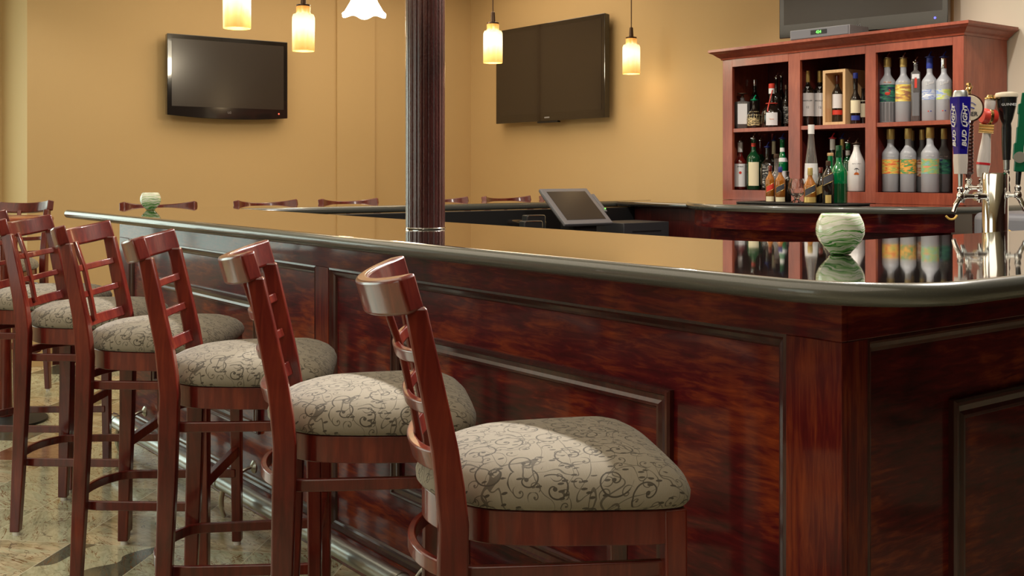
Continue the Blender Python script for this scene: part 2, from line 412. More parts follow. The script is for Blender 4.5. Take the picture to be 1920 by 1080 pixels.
def swirl_glass():
    m = mat('swirled_green_glass', (.8, .9, .7), .12, coat=.6); t = NT(m)
    v = t.coord('Object', (1, 1, 1), (.10, .05, 0)); sp = t.n('ShaderNodeSeparateXYZ'); t.l(v, sp.inputs[0])
    nz = t.noise(t.coord('Object', (14, 14, 22), (.1, .05, 0)), 1, 3, .4)
    cb = t.n('ShaderNodeCombineXYZ'); t.l(t.math('ADD', t.math('MULTIPLY', sp.outputs[2], 260), t.math('MULTIPLY', nz, 9)), cb.inputs[2])
    t.l(t.math('MULTIPLY', sp.outputs[0], 6), cb.inputs[0]); t.l(t.math('MULTIPLY', sp.outputs[1], 6), cb.inputs[1])
    s1 = t.noise(cb.outputs[0], 1.0, 3, .3, .65)
    zz = t.math('MULTIPLY', sp.outputs[2], 11)      # 0 bottom .. ~1 top
    f = t.math('ADD', t.math('ADD', t.math('MULTIPLY', t.math('SUBTRACT', s1, .5), 2.4), .56), t.math('MULTIPLY', t.math('SUBTRACT', zz, .42), .34))
    c = t.ramp(f, [(.22, (.0, .10, .008)), (.34, (.05, .36, .03)), (.44, (.30, .60, .20)), (.52, (.66, .80, .52)), (.57, (.80, .84, .68)), (.62, (.45, .68, .42)), (.66, (.84, .88, .76)), (.8, (.88, .90, .82))])
    t.l(c, t.p.inputs['Base Color'])
    t.p.inputs['Subsurface Weight'].default_value = .25; t.p.inputs['Subsurface Radius'].default_value = (.01, .01, .01)
    return m
M['swirl'] = swirl_glass()

def pendant_glass():
    m = mat('lit_alabaster_glass', (.9, .75, .4), .3); t = NT(m)
    v = t.coord('Object'); sp = t.n('ShaderNodeSeparateXYZ'); t.l(v, sp.inputs[0]); z = t.math('DIVIDE', sp.outputs[2], .235)
    st = t.noise(t.coord('Object', (30, 30, 6)), 1, 4, 1.6)
    f = t.math('ADD', z, t.math('MULTIPLY', t.math('SUBTRACT', st, .5), .28))
    c = t.ramp(f, [(.0, (.88, .52, .13)), (.18, (.95, .66, .22)), (.42, (1, .90, .55)), (.62, (1, .96, .72)), (.80, (1, .86, .48)), (.88, (.90, .50, .14)), (1, (.78, .33, .06))])
    t.l(c, t.p.inputs['Base Color']); t.l(c, t.p.inputs['Emission Color'])
    t.l(t.math('ADD', .62, t.math('MULTIPLY', t.math('SUBTRACT', .5, t.math('ABSOLUTE', t.math('SUBTRACT', z, .52)), clamp=True), 1.5)), t.p.inputs['Emission Strength'])
    return m
M['pendant'] = pendant_glass()

def label_mat(name, stops, scale=60, seed=0):
    m = mat(name, (.5, .5, .5), .5); t = NT(m)
    n1 = t.noise(t.coord('Object', (scale*.55, scale*.55, scale*2.2), (0, 0, 0), (seed, seed, seed)), 1, 4, .4)
    t.l(t.ramp(n1, stops), t.p.inputs['Base Color']); return m
M['lab_sunset'] = label_mat('orange_picture_label', [(.35, (.75, .12, .05)), (.45, (.85, .35, .08)), (.55, (.85, .60, .12)), (.65, (.40, .50, .12))], 60, 1)
M['lab_orchard'] = label_mat('green_orange_picture_label', [(.36, (.06, .28, .08)), (.46, (.10, .35, .12)), (.52, (.85, .30, .05)), (.62, (.80, .50, .10))], 55, 3)
M['lab_meadow'] = label_mat('meadow_picture_label', [(.35, (.30, .45, .50)), (.47, (.20, .45, .25)), (.56, (.35, .50, .15)), (.66, (.75, .25, .15))], 50, 6)
M['lab_yellow'] = label_mat('yellow_picture_label', [(.38, (.40, .18, .10)), (.48, (.75, .45, .10)), (.58, (.80, .68, .14)), (.7, (.85, .80, .45))], 45, 9)
M['lab_dark'] = label_mat('dark_green_picture_label', [(.38, (.02, .03, .08)), (.5, (.03, .18, .10)), (.6, (.05, .25, .14)), (.7, (.25, .3, .45))], 45, 12)
M['lab_blue'] = label_mat('pale_blue_picture_label', [(.38, (.55, .58, .62)), (.48, (.15, .22, .55)), (.56, (.45, .50, .62)), (.66, (.80, .80, .82))], 40, 15)
M['lab_bluey'] = label_mat('blue_yellow_picture_label', [(.38, (.25, .35, .62)), (.48, (.50, .55, .60)), (.56, (.60, .62, .10)), (.66, (.35, .55, .2))], 40, 18)
M['lab_brown'] = label_mat('brown_picture_label', [(.38, (.12, .05, .03)), (.5, (.50, .18, .08)), (.6, (.6, .5, .35))], 50, 21)
M['lab_black'] = label_mat('black_white_label', [(.52, (.02, .02, .02)), (.60, (.55, .53, .48))], 90, 24)
M['goldnet'] = label_mat('gold_netting', [(.46, (.05, .04, .02)), (.54, (.70, .55, .28))], 120, 27)

M['stool'].node_tree.nodes['Principled BSDF'].inputs['Specular IOR Level'].default_value = .3
for k in ('bar', 'barv'): M[k].node_tree.nodes['Principled BSDF'].inputs['Specular IOR Level'].default_value = .15
# ------------------------------------------------------------------ room
WX, WY = 5.30, 7.603
def struct(name, bm, m, **k):
    o = obj(name, bm, m, smooth=False, **k); o['kind'] = 'structure'; return o
struct('floor', bx(-4.2, 5.5, -4.2, 9.0, -.06, 0), M['floor'])
struct('ceiling', bx(-4.2, 5.5, -4.2, 9.0, 2.88, 2.96), M['ceil'])
struct('wall_right', bx(WX, WX+.15, 3.22, WY+.15, 0, 2.88), M['wall'])
struct('wall_right', bx(WX, WX+.15, 1.6, 3.22, 0, 2.88), M['wall_pale'])
struct('wall_back', bx(1.81, WX, WY, WY+.15, 0, 2.88), M['wall'])
struct('wall_return', bx(1.81, 1.96, WY+.15, 8.3, 0, 2.88), M['wall'])
struct('trim_1', bx(4.04, 4.37, WY-.02, WY, 0, 2.88), M['wall'])       # shallow pilaster
b = BM(); box(b, -4.2, -1.9, 8.3, 8.42, 0, 2.88); box(b, 1.35, 1.96, 8.3, 8.42, 0, 2.88); box(b, -1.9, 1.35, 8.3, 8.42, 0, .55); box(b, -1.9, 1.35, 8.3, 8.42, 2.3, 2.88)
struct('wall_far', b, M['wall'])
wn = struct('window_1', bx(-1.9, 1.35, 8.40, 8.42, .55, 2.3), M['window'])
b = BM()
for x in (-1.9, -.83, .24, 1.31): box(b, x, x+.04, 8.30, 8.42, .55, 2.3)
box(b, -1.9, 1.35, 8.30, 8.42, .55, .60); box(b, -1.9, 1.35, 8.30, 8.42, 2.25, 2.3)
obj('window_frame', b, M['white'], wn, smooth=False)
struct('wall_left', bx(-4.2, -4.05, -4.2, 8.3, 0, 2.88), M['wall'])
M['dark_wall'] = wood('dark_unseen_wall', (.03, .008, .006), (.06, .016, .011), (.10, .03, .018), rough=.6, coat=0)  # unseen walls coloured dark so the bar panels reflect less light
struct('wall_right', bx(WX, WX+.15, -4.2, 1.6, 0, 2.88), M['dark_wall'])
struct('wall_front', bx(-4.05, 5.3, -4.2, -4.05, 0, 2.88), M['dark_wall'])
wb = bx(1.965, WX-.005, WY-.012, WY-.0005, 0, .12)
struct('baseboard_back', wb, M['molding'])
struct('baseboard_right', bx(WX-.014, WX-.0005, 5.95, WY-.02, 0, .12), M['molding'])

# ------------------------------------------------------------------ bar counter
CT = 1.072
XO, YO, XI, YI, YE, YLI = 1.555, 1.045, 2.345, 1.895, 5.86, 5.435
poly = roundpoly([(4.6, YO, 0), (XO, YO, .24), (XO, YE, .07), (WX-.002, YE, 0), (WX-.002, YLI, 0), (XI, YLI, .02), (XI, YI, .22), (4.6, YI, 0)], 14)
b = BM(); slab(b, poly, CT-.042, CT, k=10)
bmesh.ops.recalc_face_normals(b, faces=b.faces)
for f in b.faces: f.material_index = 0 if abs(f.normal.z) > .93 else 1
o = obj('bar_countertop', b, [M['counter'], M['nose']], ang=60)
tag(o, 'long polished black stone bar top with rounded grey-sheened edge and rounded near corner', 'bar top')

bar = thing('panelled_bar', 'dark red mahogany panelled bar front under the stone top', 'bar', (0, 0, 0))
BX, BY, BE = 1.72, 1.27, 5.45
ZT = CT-.042
# carcass (recessed field plane)
b = BM(); box(b, BX+.018, BX+.12, BY+.018, BE-.018, 0, ZT)
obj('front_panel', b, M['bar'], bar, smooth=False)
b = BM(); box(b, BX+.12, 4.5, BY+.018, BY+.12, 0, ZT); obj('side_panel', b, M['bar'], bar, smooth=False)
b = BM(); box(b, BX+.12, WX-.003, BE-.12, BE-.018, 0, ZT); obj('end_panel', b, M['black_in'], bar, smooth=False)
def face_front(y0, y1, z0, z1, name='stile', t=.018, m='barv'):
    obj(name, bx(BX, BX+t, y0, y1, z0, z1), M[m], bar, bevel=.002, smooth=False)
def face_side(x0, x1, z0, z1, name='stile', m='barv'):
    obj(name, bx(x0, x1, BY, BY+.018, z0, z1), M[m], bar, bevel=.002, smooth=False)
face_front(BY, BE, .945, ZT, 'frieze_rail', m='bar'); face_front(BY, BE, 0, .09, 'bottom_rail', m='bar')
face_front(BY, 1.40, .09, .945); face_front(3.29, 3.385, .09, .945); face_front(5.31, BE, .09, .945)
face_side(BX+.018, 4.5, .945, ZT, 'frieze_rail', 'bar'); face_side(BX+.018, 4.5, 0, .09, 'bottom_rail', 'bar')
face_side(BX+.018, 1.80, .09, .945); face_side(4.40, 4.5, .09, .945)
def frame_molding(a0, a1, z0, z1, w, prof, to3, name):
    """mitred moulding round a rectangle; prof = [(inset 0..w, height)], to3(a, z, h) -> point"""
    b = BM(); R = []
    for ins, h in prof:
        R.append([b.verts.new(to3(a, z, h)) for a, z in ((a0+ins, z0+ins), (a1-ins, z0+ins), (a1-ins, z1-ins), (a0+ins, z1-ins))])
    for A, B in zip(R, R[1:]):
        for i in range(4): b.faces.new((A[i], A[(i+1) % 4], B[(i+1) % 4], B[i]))
    return obj(name, b, M['molding'], bar, smooth=False)
ogee = [(0, .0), (.0, .016), (.006, .018), (.012, .012), (.02, .010), (.026, .006), (.030, .0)]
raised = [(0, 0), (.0, .012), (.005, .017), (.011, .017), (.014, .012), (.026, .010), (.034, .014), (.040, .014), (.044, .008), (.044, 0)]
fr = lambda a, z, h: (BX+.018-h, a, z)
sd = lambda a, z, h: (a, BY+.018-h, z)
for a0, a1 in ((1.40, 3.29), (3.385, 5.31)): frame_molding(a0, a1, .09, .945, .03, ogee, fr, 'panel_molding')
for a0, a1 in ((1.72, 2.90), (3.86, 5.02)): frame_molding(a0, a1, .285, .785, .04, raised, fr, 'raised_molding')
frame_molding(1.80, 4.40, .09, .945, .03, ogee, sd, 'panel_molding')
frame_molding(2.10, 4.10, .285, .79, .04, raised, sd, 'raised_molding')
b = BM(); box(b, BX-.012, BX-.0005, BY-.012, BE, 0, .065); obj('baseboard', b, M['stool'], bar, bevel=.003)
b = BM(); box(b, BX, 4.5, BY-.012, BY-.0005, 0, .065); obj('baseboard', b, M['stool'], bar, bevel=.003)

# foot rail
fr_ = thing('foot_rail', 'dull steel tube foot rail running along the bottom of the bar', 'foot rail')
b = BM(); tube(b, [(1.587, 1.0, .134), (1.587, 5.12, .134)], .0285, 24); obj('rail_tube', b, M['steel'], fr_)
b = BM(); lathe(b, [(0, -.006), (.030, -.006), (.0325, 0), (.0325, .012), (.024, .018), (0, .02)], 24)
for v in b.verts: v.co = Vector((1.587+v.co.x, 5.12+v.co.z, .134+v.co.y))
obj('end_cap', b, M['chrome'], fr_)
for y in (1.45, 2.62, 3.87, 5.07):
    b = BM()
    tube(b, smooth_pts([(1.72, y, .165), (1.69, y, .163), (1.66, y, .150), (1.635, y, .130), (1.60, y, .128)], 5), .0065, 10)
    tube(b, smooth_pts([(1.60, y, .118), (1.588, y, .07), (1.590, y, .03), (1.60, y, .003)], 5), [.010]*10+[.008]*6, 10)
    tube(b, [(1.587, y-.012, .134), (1.587, y+.012, .134)], .031, 24)
    k = obj('bracket', b, M['bracket'], fr_)
    b = BM(); lathe(b, [(0, 0), (.024, 0), (.024, .006), (.016, .012), (.010, .016), (0, .016)], 20)
    for v in b.verts: v.co = Vector((1.7185-v.co.z, y+v.co.x, .165+v.co.y))
    obj('flange', b, M['bracket'], k)

# column
colm = thing('fluted_column', 'dark glossy reeded wooden post rising from the bar top', 'column', (1.99, 3.12, CT+.001))
b = BM()
def flute(a, z): return 1-.055*max(0, abs(math.sin(a*11)) < .22)
n = 22*8; zz = [0.0, 1.805]
rings = []
for z in zz:
    ring = []
    for i in range(n):
        a = 2*PI*i/n; q = i % 8
        r = .0655*(.955 if q == 0 else (1.0 if q in (2, 3, 4, 5, 6) else .992))
        ring.append(b.verts.new((r*math.cos(a), r*math.sin(a), z)))
    rings.append(ring)
for i in range(n): b.faces.new((rings[0][i], rings[0][(i+1) % n], rings[1][(i+1) % n], rings[1][i]))
b.faces.new(rings[0][::-1]); b.faces.new(rings[1])
M['column'] = wood('dark_column_wood', (.025, .007, .007), (.055, .014, .013), (.09, .025, .02), grain=(20, 20, 2), rough=.25, coat=.9, cr=.2)
t_ = NT(M['column']); t_.bump(t_.noise(t_.coord('Object', (260, 260, 90)), 1, 3), .5, .003)
obj('shaft', b, M['column'], colm, ang=20)
b = BM(); lathe(b, [(0, 0), (.068, 0), (.0685, .003), (.066, .005), (0, .005)], 48); obj('foot_ring', b, M['chrome'], colm)

# candle holders
def candle(x, y, s, label):
    t = thing('candle_holder', label, 'candle holder', (x, y, CT+.0006), random.random()*0, 'green glass candle holders on the bar top')
    H = .093*s; R = .0545*s
    prof = [(0, 0), (.018*s, 0), (.024*s, .002*s), (.026*s, .006*s), (.036*s, .017*s), (.047*s, .030*s), (.0535*s, .045*s), (.0545*s, .058*s), (.052*s, .072*s), (.046*s, .086*s), (.0415*s, H), (.0395*s, H),
            (.044*s, .084*s), (.050*s, .071*s), (.0523*s, .058*s), (.0512*s, .046*s), (.045*s, .033*s), (.034*s, .022*s), (.02*s, .014*s), (0, .013*s)]
    b = BM(); lathe(b, prof, 48); obj('glass_bowl', b, M['swirl'], t, ang=80)
    b = BM(); lathe(b, [(0, .0145*s), (.022*s, .0145*s), (.022*s, .03*s), (.003, .031*s), (.0012, .04*s), (0, .04*s)], 20); obj('tea_light', b, M['white'], t)
candle(2.128, 1.576, 1.0, 'round swirled green and white glass candle holder near the front corner')
candle(1.885, 5.49, .93, 'small white glass candle holder with green foot at the far left end')

# ------------------------------------------------------------------ bar stools
def bow(z, x0, w, depth, n=14, slope=0):
    return [(x0-depth*(1-(2*i/n-1)**2)**.9, w*(2*i/n-1), z-slope*depth*(1-(2*i/n-1)**2)) for i in range(n+1)]
def post_x(z):
    P = [(0, -.218), (.2, -.210), (.45, -.201), (.70, -.196), (.80, -.206), (1.10, -.268)]
    for (z0, x0), (z1, x1) in zip(P, P[1:]):
        if z <= z1: return x0+(x1-x0)*(z-z0)/(z1-z0)
    return P[-1][1]
def make_stool(label, group):
    t = thing('bar_stool', label, 'bar stool', (0, 0, 0), 0, group)
    SZ = .715
    up = Vector((-.28, 0, 1)).normalized()
    for s in (-1, 1):
        b = BM(); zs = [0.012, .2, .45, .62, .70, .76, .82, .95, 1.045]
        ws = [.029, .031, .034, .036, .036, .036, .035, .033, .031]; hs = [.034, .040, .045, .048, .048, .047, .044, .040, .036]
        ys = [.205, .200, .194, .190, .188, .187, .186, .184, .183]
        R = []
        for z, w, h, y in zip(zs, ws, hs, ys):
            x = post_x(z); R.append([b.verts.new((x+q[0]*h/2, s*y+q[1]*w/2, z)) for q in ((-1, -1), (1, -1), (1, 1), (-1, 1))])
        for A, B in zip(R, R[1:]):
            for i in range(4): b.faces.new((A[i], A[(i+1) % 4], B[(i+1) % 4], B[i]))
        b.faces.new(R[0][::-1]); b.faces.new(R[-1])
        lg = obj('leg', b, M['stool'], t, bevel=.004)
        g = BM(); lathe(g, [(0, 0), (.012, 0), (.012, .012), (0, .012)], 14, (post_x(0)+.003, s*.205)); obj('foot_glide', g, M['white'], lg)
        b = BM(); sweep(b, [(.168, s*.203, .012), (.166, s*.201, .4), (.163, s*.198, SZ-.0)], [.031, .036, .038], [.031, .036, .038], side=(0, 1, 0), up=(1, 0, 0))
        lg = obj('leg', b, M['stool'], t, bevel=.004)
        g = BM(); lathe(g, [(0, 0), (.012, 0), (.012, .012), (0, .012)], 14, (.168, s*.203)); obj('foot_glide', g, M['white'], lg)
    # top rail: bent, perpendicular to the leaning posts
    def slat(name, zc, h, th, w, depth, bev=.003, endk=1):
        b = BM(); x0 = post_x(zc)
        pts = [Vector((x0, 0, zc))+Vector((-1, 0, -.28)).normalized()*(depth*(1-(2*i/16-1)**2)**.85)+Vector((0, w*(2*i/16-1), 0)) for i in range(17)]
        R = []
        for i, p in enumerate(pts):
            tg = (pts[min(i+1, 16)]-pts[max(i-1, 0)]).normalized(); sdv = tg.cross(up).normalized()
            k_ = 1+(endk-1)*abs(2*i/16-1)**3
            a, c = sdv*th*k_/2, up*h/2
            R.append([b.verts.new(p+q) for q in (-a-c, a-c, a+c, -a+c)])
        for A, B in zip(R, R[1:]):
            for i in range(4): b.faces.new((A[i], A[(i+1) % 4], B[(i+1) % 4], B[i]))
        b.faces.new(R[0][::-1]); b.faces.new(R[-1])
        return obj(name, b, M['stool'], t, bevel=bev, seg=3)
    slat('top_rail', 1.069, .060, .024, .201, .074, .006, 1.55)
    slat('back_slat', .965, .021, .013, .176, .040); slat('back_slat', .882, .021, .013, .178, .040); slat('back_slat', .797, .034, .015, .180, .046)
    b = BM(); ax = Vector((-1, 0, -.28)).normalized()
    sweep(b, [Vector((post_x(z), 0, z))+ax*q for z, q in ((.795, .034), (.88, .033), (.96, .034), (1.05, .046))], .022, .013, side=(0, 1, 0)); obj('back_spindle', b, M['stool'], t, bevel=.003)
    # seat frame outline
    def outline(k=0.0, n=64):
        pts = []
        C = [(.205, 0), (.203, .12), (.188, .200), (.150, .224), (.05, .218), (-.06, .205), (-.145, .180), (-.205, .120), (-.235, .055), (-.243, 0)]
        full = C+[(x, -y) for x, y in C[-2:0:-1]]
        P = [Vector((x, y, 0)) for x, y in full]; m = len(P)
        for i in range(m):
            p0, p1, p2, p3 = P[i-1], P[i], P[(i+1) % m], P[(i+2) % m]
            for j in range(4):
                q = j/4; pts.append(.5*((2*p1)+(p2-p0)*q+(2*p0-5*p1+4*p2-p3)*q*q+(3*p1-p0-3*p2+p3)*q**3))
        return [Vector((p.x, p.y)) for p in pts]
    O = outline()
    cen = Vector((-.01, 0))
    b = BM(); n = len(O); th = .022; rr = []
    for sc_, z in ((1, SZ-.056), (1, SZ), (1-th/.2, SZ), (1-th/.2, SZ-.056)):
        rr.append([b.verts.new((*(cen+(p-cen)*sc_*.965), z)) for p in O])
    for A, B in zip(rr, rr[1:]+rr[:1]):
        for i in range(n): b.faces.new((A[i], A[(i+1) % n], B[(i+1) % n], B[i]))
    obj('seat_frame', b, M['stool'], t, bevel=.002, ang=30)
    # cushion with uv laid out by arc length
    b = BM(); uvl = b.loops.layers.uv.new('UVMap')
    prof = [(0, .083), (.2, .0825), (.4, .080), (.55, .0765), (.70, .071), (.82, .062), (.92, .050), (.985, .036), (1.012, .022), (1.008, .010), (.985, .003), (.94, .0005), (.80, .0005), (0, .0005)]
    arcs = [0]
    for (s0, z0), (s1, z1) in zip(prof, prof[1:]): arcs.append(arcs[-1]+math.hypot((s1-s0)*.21, z1-z0))
    rings = []
    for (s_, z), a in zip(prof, arcs):
        if s_ == 0: rings.append([b.verts.new((cen.x, 0, SZ+z))]); continue
        rings.append([b.verts.new((*(cen+(p-cen)*s_), SZ+z)) for p in O])
    def uv(i, j):
        if len(rings[i]) == 1: return (0.0, 0.0)
        d = (O[j]-cen); L = d.length; k = arcs[i]/.21*(1)
        return (d.x*k, d.y*k)
    for ri in range(len(rings)-1):
        A, B = rings[ri], rings[ri+1]
        for i in range(n):
            j = (i+1) % n
            if len(A) == 1: f = b.faces.new((A[0], B[i], B[j])); U = [(0, 0), uv(ri+1, i), uv(ri+1, j)]
            elif len(B) == 1: f = b.faces.new((A[i], A[j], B[0])); U = [uv(ri, i), uv(ri, j), (0, 0)]
            else: f = b.faces.new((A[i], A[j], B[j], B[i])); U = [uv(ri, i), uv(ri, j), uv(ri+1, j), uv(ri+1, i)]
            for lp, q in zip(f.loops, U): lp[uvl].uv = q
    obj('seat_cushion', b, M['fabric'], t, ang=80)
    # bent-wood hoops
    def hoop(z, hgt, kx):
        xr = post_x(z)
        half = [(.166, .187), (.05, .184), (-.10, .178), (xr+.020, .170), (xr-.018, .135), (xr-.045, .075), (xr-.055, 0)]
        pts = smooth_pts([(x, y, z) for x, y in half]+[(x, -y, z) for x, y in half[-2::-1]], 4)
        b = BM(); sweep(b, pts, .014, hgt); obj('hoop_stretcher', b, M['stool'], t, bevel=.003)
    hoop(.612, .026, 0); hoop(.245, .028, 0)
    b = BM(); box(b, .155, .177, -.187, .187, .30, .335); obj('footrest', b, M['stool'], t, bevel=.003)
    return t
GR = 'mahogany bar stools with patterned seats'
near = [ # x, y, rot, label
 (1.254, 1.541, -29, 'nearest bar stool at the front corner of the bar, whole seat in view'),
 (1.262, 2.170, -29, 'second nearest bar stool, just behind the nearest one along the bar front'),
 (1.262, 2.820, -31, 'third bar stool from the near end of the row along the bar front'),
 (1.262, 3.500, -37, 'fourth bar stool from the front along the bar, lattice back showing wall'),
 (1.240, 4.150, -37, 'fifth bar stool from the front along the bar, near the left picture edge'),
 (1.225, 4.800, -37, 'farthest stool of the near row, cut by the left picture edge')]
protos = make_stool(near[0][3], GR)
for i, (x, y, r, lab) in enumerate(near):
    o = protos if i == 0 else copy_tree(protos)
    o.location = (x, y, 0); o.rotation_euler.z = math.radians(r); o['label'] = lab; o['group'] = 'bar stools along the near side of the bar'
far = [
 (2.10, 5.80, -97, 'far side bar stool behind the small candle holder, only its rail end showing'),
 (2.80, 5.82, -86, 'far side bar stool left of the middle pair, top rail peeking over the counter'),
 (3.33, 5.82, -90, 'far side bar stool just left of the column, top rail peeking over the counter'),
 (4.02, 5.82, -90, 'far side bar stool just right of the column, mostly hidden by it'),
 (4.55, 5.82, -90, 'far side bar stool left of the till screen, top rail over the counter'),
 (5.05, 5.83, -92, 'far side bar stool right of the till screen, nearest the right wall')]
for x, y, r, lab in far:
    o = copy_tree(protos); o.location = (x, y, 0); o.rotation_euler.z = math.radians(r); o['label'] = lab; o['group'] = 'bar stools along the far side of the bar'
o = copy_tree(protos); o.location = (1.42, 6.68, 0); o.rotation_euler.z = math.radians(-128); o['label'] = 'stool standing apart by the round table at the left edge'; del o['group']
# round table beside it
tb = thing('pub_table', 'tall round table with reddish wooden top behind the left stools', 'table', (1.33, 6.02, 0))
b = BM(); lathe(b, [(0, 1.005), (.215, 1.005), (.225, 1.012), (.228, 1.022), (.225, 1.032), (.215, 1.036), (0, 1.036)], 48); obj('table_top', b, M['tablered'], tb)
b = BM(); lathe(b, [(0, .02), (.035, .02), (.026, .5), (.03, 1.004), (0, 1.004)], 24); obj('pedestal', b, M['stool'], tb)
b = BM(); lathe(b, [(0, 0), (.2, 0), (.2, .012), (.05, .03), (0, .03)], 40); obj('base', b, M['black'], tb)

# ------------------------------------------------------------------ back counter and cabinet
CZ = 1.100
edge = smooth_pts([(4.92, 4.58, 0), (4.55, 4.40, 0), (4.24, 4.05, 0), (4.16, 3.72, 0), (4.27, 3.32, 0), (4.62, 2.93, 0), (4.85, 2.83, 0)], 8)
pol = [Vector((p.x, p.y)) for p in edge]+[Vector((WX-.003, 2.83)), Vector((WX-.003, 4.58))]
b = BM(); slab(b, pol, CZ-.036, CZ, k=8); bmesh.ops.recalc_face_normals(b, faces=b.faces)
for f in b.faces: f.material_index = 0 if abs(f.normal.z) > .93 else 1
tag(obj('back_countertop', b, [M['counter'], M['nose']], ang=60), 'bowed black stone back bar top under the liquor cabinet', 'counter top')
bb = thing('back_bar_cabinet', 'dark mahogany panelled base beneath the bowed back counter', 'cabinet')
inner = [(4.98, 4.50), (4.66, 4.32), (4.38, 4.02), (4.31, 3.72), (4.41, 3.42), (4.70, 3.06), (4.84, 2.98), (WX-.02, 2.98), (WX-.02, 4.50)]
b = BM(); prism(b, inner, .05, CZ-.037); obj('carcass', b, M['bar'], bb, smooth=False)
ap = smooth_pts([(4.90, 4.53, 1.020), (4.58, 4.35, 1.020), (4.29, 4.03, 1.020), (4.215, 3.72, 1.020), (4.325, 3.36, 1.020), (4.65, 2.99, 1.020), (4.80, 2.92, 1.020)], 5)
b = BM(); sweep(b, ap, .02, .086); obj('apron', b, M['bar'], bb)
b = BM(); box(b, 4.80, 4.98, 2.93, 2.965, .05, CZ-.037); obj('end_panel', b, M['tapbrown'], bb, smooth=False)

cab = thing('liquor_cabinet', 'cherry wood liquor cabinet with six open compartments and crown', 'cabinet')
CX, CYR, CYL = 4.90, 2.926, on_x(1355, 4.90)
ZB, ZTOP = CZ+.001, 1.915
e = [CYR, on_x(1786, CX), on_x(1642, CX), on_x(1622, CX), on_x(1500, CX), on_x(1478, CX), on_x(1373, CX), CYL]
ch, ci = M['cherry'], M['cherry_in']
obj('side_panel', bx(CX+.02, WX-.012, CYR, CYR+.02, ZB, ZTOP), ch, cab, smooth=False)
obj('side_panel', bx(CX+.02, WX-.012, CYL-.02, CYL, ZB, ZTOP), ch, cab, smooth=False)
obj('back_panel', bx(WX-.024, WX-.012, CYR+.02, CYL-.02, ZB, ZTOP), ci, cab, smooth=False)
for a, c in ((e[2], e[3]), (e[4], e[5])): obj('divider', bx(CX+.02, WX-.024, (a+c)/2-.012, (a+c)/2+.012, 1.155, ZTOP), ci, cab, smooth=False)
for a, c in ((e[0], e[1]), (e[2], e[3]), (e[4], e[5]), (e[6], e[7])): obj('stile', bx(CX, CX+.02, a, c, ZB, ZTOP), ch, cab, bevel=.002, smooth=False)
for a, c in ((e[1], e[2]), (e[3], e[4]), (e[5], e[6])):
    obj('bottom_rail', bx(CX, CX+.02, a, c, ZB, 1.158), ch, cab, smooth=False)
    obj('top_rail', bx(CX, CX+.02, a, c, 1.872, ZTOP), ch, cab, smooth=False)
    obj('shelf', bx(CX+.006, WX-.024, a-.008, c+.008, 1.492, 1.513), ch, cab, smooth=False)
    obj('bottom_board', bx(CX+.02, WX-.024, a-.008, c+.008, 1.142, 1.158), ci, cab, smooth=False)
# crown: mitred profile around front and both sides
b = BM(); prof = [(0, 0), (.006, .0), (.010, .010), (.022, .018), (.040, .034), (.052, .040), (.060, .046), (.060, .060)]
R = []
for o_, z in prof:
    R.append([b.verts.new(p) for p in ((WX-.012, CYR-o_, ZTOP+z), (CX-o_, CYR-o_, ZTOP+z), (CX-o_, CYL+o_, ZTOP+z), (WX-.012, CYL+o_, ZTOP+z))])
for A, B in zip(R, R[1:]):
    for i in range(3): b.faces.new((A[i], A[i+1], B[i+1], B[i]))
b.faces.new(R[-1]); b.faces.new(R[0][::-1]); b.faces.new([r[0] for r in R]); b.faces.new([r[3] for r in R][::-1])
obj('crown_molding', b, ch, cab, smooth=False)
for o in list(cab.children): pass

# ------------------------------------------------------------------ bottles
def prof_bottle(r, h, rn, sb, sn, round_=.6, foot=.004):
    """body radius r, height h, neck radius rn, shoulder starts sb*h, neck starts sn*h"""
    P = [(0, 0), (r-foot, 0), (r, foot), (r, sb*h)]
    for i in range(1, 9):
        q = i/8; s_ = .5-.5*math.cos(PI*q); k = (math.cos(PI/2*q))**round_*0+1-s_
        P.append((rn+(r-rn)*k, h*(sb+(sn-sb)*q)))
    P += [(rn, h*.97), (rn*1.12, h*.975), (rn*1.12, h), (0, h)]
    return P
def pourer(t, h, rn, m, hh=.035):
    b = BM(); lathe(b, [(0, h-.004), (rn*.8, h-.004), (rn*.9, h+.004), (rn*1.7, h+.006), (rn*1.7, h+.009), (rn*.8, h+.011), (rn*.6, h+.016), (0, h+.016)], 16)
    tube(b, smooth_pts([(0, 0, h+.010), (0, 0, h+.020), (-.004, .004, h+hh*.75), (-.009, .009, h+hh)], 3), .0036, 8)
    obj('pourer', b, m, t)
VA = math.atan2(-1, 0)
